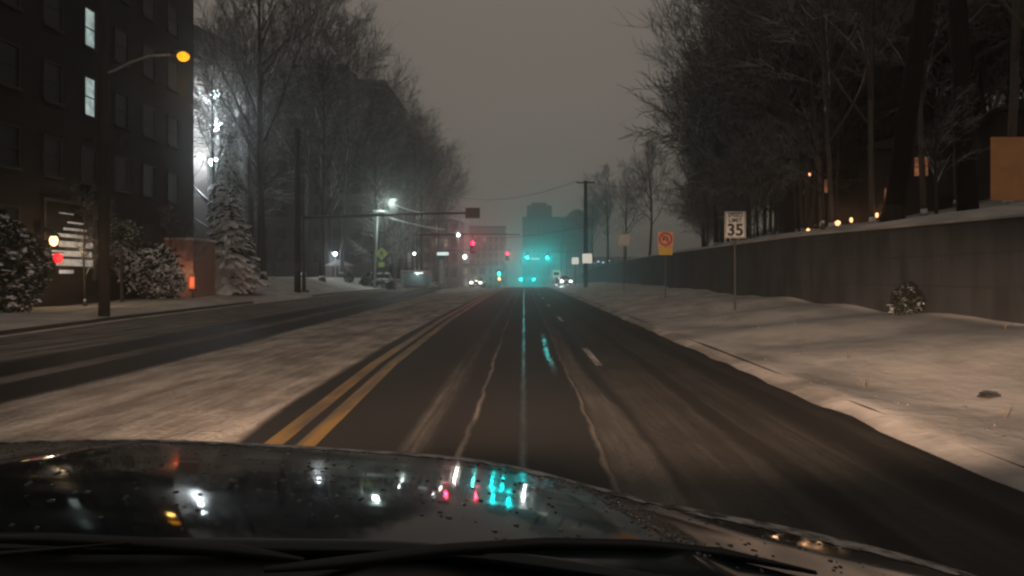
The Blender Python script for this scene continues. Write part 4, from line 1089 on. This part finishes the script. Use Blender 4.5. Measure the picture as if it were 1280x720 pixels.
for i in range(nu):
    x = -1.5 + 2.48 * i / (nu - 1); de, ze = edge_at(x)
    # smooth the plan curve
    de = sum(edge_at(x + q)[0] for q in (-.09, -.05, 0, .05, .09)) / 5; ze = sum(edge_at(x + q)[1] for q in (-.09, -.05, 0, .05, .09)) / 5
    for j in range(nv):
        f = (j / (nv - 1)) ** 1.6; y = de - (de - .95) * f
        m.v.append((x + EX, y, hood_z(x, y, de, ze)))
for i in range(nu - 1):
    for j in range(nv - 1):
        a = i * nv + j; m.f.append([a, a + 1, a + nv + 1, a + nv]); m.mi.append(0)
hood = m.build('hood', M['hood'], EGO, smooth=True)
sol = hood.modifiers.new('s', 'SOLIDIFY'); sol.thickness = .012; sol.offset = -1
# rim along the leading edge: frost, with the snow's reflection painted into its colour
m = MB(); rr = random.Random(12)
fp = []
for i in range(160):
    x = -1.48 + 2.44 * i / 159
    de = sum(edge_at(x + q)[0] for q in (-.09, -.05, 0, .05, .09)) / 5; ze = sum(edge_at(x + q)[1] for q in (-.09, -.05, 0, .05, .09)) / 5
    o1, o2 = .055, .155 + rr.uniform(-.02, .02)
    fp.append([(x + EX, de - o, hood_z(x, de - o, de, ze) + (.004 if 0 < k < 3 else .001)) for k, o in enumerate((o1, (o1 * 2 + o2) / 3, (o1 + 2 * o2) / 3, o2))])
for r_ in fp: m.v += r_
for i in range(159):
    for j in range(3):
        a = i * 4 + j; m.f.append([a, a + 1, a + 5, a + 4]); m.mi.append(0)
m.build('frost_reflection_rim', M['frost'], hood, smooth=True)
# water drops around the crease
m = MB()
for i in range(900):
    if i < 190:
        y = rr.uniform(1.15, 1.86); x = crease_x(y) + rr.gauss(.02, .035)
    else:
        x = rr.uniform(-1.2, .6); y = rr.uniform(1.0, 1.95)
    de = sum(edge_at(x + q)[0] for q in (-.09, -.05, 0, .05, .09)) / 5; ze = sum(edge_at(x + q)[1] for q in (-.09, -.05, 0, .05, .09)) / 5
    if y > de - .03: continue
    r_ = rr.uniform(.0010, .0040); m.blob((x + EX, y, hood_z(x, y, de, ze)), r_ * rr.uniform(.8, 1.6), r_ * rr.uniform(.8, 2), r_ * .62, rr, 8, 6, .0)
dr = m.build('water_drops', M['drops'], hood, smooth=True, kind='stuff')
# body around the hood
m = MB(); prof = []
for i in range(60):
    x = -1.5 + 2.48 * i / 59
    de = sum(edge_at(x + q)[0] for q in (-.09, -.05, 0, .05, .09)) / 5; ze = sum(edge_at(x + q)[1] for q in (-.09, -.05, 0, .05, .09)) / 5
    z0 = hood_z(x, de, de, ze) - .004
    m.v += [(x + EX, de - .001, z0), (x + EX, de + .02, z0 - .05), (x + EX, de + .03, z0 - .22), (x + EX, de + .01, .42), (x + EX, de - .12, .26)]
for i in range(59):
    for j in range(4):
        a = i * 5 + j; m.f.append([a, a + 5, a + 6, a + 1]); m.mi.append(0)
m.build('front_fascia', M['hood'], EGO, smooth=True)
for sx, lab in ((-1.502, 0), (.982, 1)):
    m = MB(); de, ze = edge_at(sx); ztop = hood_z(sx, de, de, ze)
    s_ = 1 if lab else -1
    pr = [(de, ztop - .01), (1.2, ztop + .03), (.4, ztop + .07), (-1.5, ztop + .07), (-1.5, .35), (.35, .35)] + [(1.0 + .42 * math.cos(a), .36 + .42 * math.sin(a)) for a in [PI - PI * k / 10 for k in range(11)]] + [(de - .05, .35)]
    vs = [(sx + EX, a, b) for a, b in pr] + [(sx + EX + .05 * s_, a, b - .01) for a, b in pr]; n = len(pr)
    m.add(vs, [tuple(range(n)), tuple(range(2 * n - 1, n - 1, -1))] + [(i, i + n, (i + 1) % n + n, (i + 1) % n) for i in range(n)]); m.build('fender', M['hood'], EGO)
    m = MB(); m.lathe([(.2, -.1), (.33, -.1), (.36, -.05), (.36, .05), (.33, .1), (.2, .1)], 28, c=(sx + EX - .14 * s_, .98, .36), axis='x'); wh = m.build('tyre', M['rubber'], EGO, smooth=True)
    m = MB(); m.lathe([(.03, -.09), (.2, -.09), (.2, .09), (.03, .09)], 16, c=(sx + EX - .14 * s_, .98, .36), axis='x'); m.build('rim', M['chrome'], wh)
for hx in (-1.12, .42):
    de, ze = edge_at(hx); m = MB(); m.blob((hx + EX, de + .03, .68), .2, .05, .08, random.Random(1), j=0, nu=16, nv=10); m.build('headlight', M['head'], EGO, smooth=True)
m = MB(); m.box(-.45, .55, 2.0, 2.12, .55, .78); m.build('grille', M['black'], EGO, bevel=.02)
m = MB()
for i in range(60):
    x = -1.5 + 2.48 * i / 59; de, ze = edge_at(x); h = hood_z(x, .95, de, ze)
    m.v += [(x + EX, .38, h - .07), (x + EX, .62, h - .02), (x + EX, .93, h - .018), (x + EX, 1.12, hood_z(x, 1.12, de, ze) - .03), (x + EX, 1.12, .5)]
for i in range(59):
    for j in range(4):
        a = i * 5 + j; m.f.append([a, a + 5, a + 6, a + 1]); m.mi.append(0)
m.build('cowl', M['black'], EGO, smooth=True)
m = MB(); m.box(-1.28, 1.32, -.3, .39, .8, .98); m.build('dashboard', M['black'], EGO, bevel=.03)
def on_hood(px, py, lift):
    # walk the view ray down to the hood
    for k in range(400):
        d_ = .6 + k * .004; p = at(px, py, d_); de, ze = edge_at(p.x)
        if p.z <= hood_z(p.x, p.y, de, ze) + lift: return p
    return p
for k, pts in enumerate((((330, 712), (430, 703), (560, 687), (680, 679), (800, 681), (900, 691), (1020, 716)), ((-60, 670), (60, 673), (180, 679), (300, 688), (380, 700)))):
    q = [on_hood(a, b, .007) for a, b in pts]
    m = MB(); m.tube([v + Vector((EX, 0, 0)) for v in q], [.004] + [.0075] * (len(q) - 2) + [.003], 6); w_ = m.build('wiper_blade', M['black'], EGO, smooth=True)
    m = MB(); a = q[len(q) // 2] + Vector((EX, 0, .002)); m.tube([a, a + Vector((-.2, -.06, .0)), a + Vector((-.36, -.2, -.01))], [.001, .004, .005], 6); m.build('wiper_arm', M['black'], w_, smooth=True)
# low beams of the own car
for hx in (-1.12, .42):
    lamp('own_headlight', 'SPOT', (hx, 2.2, .70), 7600, (1, .66, .45), .06, (R(88.6), 0, R(7 if hx < 0 else -12)), R(64), 1.0).scale = (1.5, .31, 1)

# ------------------------------------------------------------------ haze
m = MB(); m.box(-1300, 1300, -70, 1600, -9, 52)
hz = m.build('haze', bpy.data.materials.new('night_haze'), kind='stuff', label='thin night mist in the cold air over the whole road', cat='haze')
hm = hz.data.materials[0]; hm.use_nodes = True; nt = hm.node_tree; nt.nodes.clear()
out = nt.nodes.new('ShaderNodeOutputMaterial'); pv = nt.nodes.new('ShaderNodeVolumePrincipled')
pv.inputs['Color'].default_value = (.93, .92, .91, 1); pv.inputs['Density'].default_value = .0025; pv.inputs['Anisotropy'].default_value = .91
nt.links.new(pv.outputs[0], out.inputs['Volume'])
hm.cycles.homogeneous_volume = True

# ------------------------------------------------------------------ world, sun, camera
W = bpy.data.worlds.new('World'); sc.world = W; W.use_nodes = True; nt = W.node_tree; nt.nodes.clear()
out = nt.nodes.new('ShaderNodeOutputWorld'); sky = nt.nodes.new('ShaderNodeTexSky'); sky.sky_type = 'NISHITA'; sky.sun_disc = False
sky.sun_elevation = R(-3); sky.sun_rotation = R(200); sky.air_density = 2; sky.dust_density = 4
b1_ = nt.nodes.new('ShaderNodeBackground'); nt.links.new(sky.outputs[0], b1_.inputs[0]); b1_.inputs[1].default_value = .02
b2_ = nt.nodes.new('ShaderNodeBackground'); b2_.inputs[1].default_value = 1.0
# town glow on the cloud cover: soft, very large cloud variation
tc = nt.nodes.new('ShaderNodeTexCoord'); nz = nt.nodes.new('ShaderNodeTexNoise'); nz.inputs['Scale'].default_value = 1.6; nz.inputs['Detail'].default_value = 3
nt.links.new(tc.outputs['Generated'], nz.inputs['Vector'])
mx = nt.nodes.new('ShaderNodeMix'); mx.data_type = 'RGBA'; nt.links.new(nz.outputs[0], mx.inputs[0])
mx.inputs[6].default_value = (.150, .131, .112, 1); mx.inputs[7].default_value = (.178, .157, .136, 1)
nt.links.new(mx.outputs[2], b2_.inputs[0])
ad = nt.nodes.new('ShaderNodeAddShader'); nt.links.new(b1_.outputs[0], ad.inputs[0]); nt.links.new(b2_.outputs[0], ad.inputs[1]); nt.links.new(ad.outputs[0], out.inputs[0])
sun = lamp('added_weak_sun', 'SUN', (0, 0, 60), .02, (1, .93, .85), rot=(R(25), R(10), 0)); sun.data.angle = R(60)  # added faint wide sun for form, no moon is in view

cd = bpy.data.cameras.new('camera'); cam = bpy.data.objects.new('camera', cd); COL.objects.link(cam)
cam.location = (0, 0, CAM_Z); cam.rotation_euler = (PI / 2, 0, 0)
cd.sensor_width = 36; cd.lens = 36 * F / 1280; cd.shift_x = (640 - VX) / 1280; cd.shift_y = -(360 - VY) / 1280
cd.clip_start = .05; cd.clip_end = 4000
sc.camera = cam
sc.render.engine = 'CYCLES'
cy = sc.cycles
cy.max_bounces = 5; cy.diffuse_bounces = 2; cy.glossy_bounces = 3; cy.transmission_bounces = 2; cy.volume_bounces = 1; cy.transparent_max_bounces = 4
cy.use_denoising = True; cy.denoiser = 'OPENIMAGEDENOISE'
cy.caustics_reflective = False; cy.caustics_refractive = False
cy.sample_clamp_indirect = 4; cy.pixel_filter_type = 'BLACKMAN_HARRIS'; cy.filter_width = 2.4
cy.use_adaptive_sampling = True; cy.adaptive_threshold = .02
sc.view_settings.view_transform = 'Standard'; sc.view_settings.look = 'None'; sc.view_settings.exposure = 0; sc.view_settings.gamma = 1
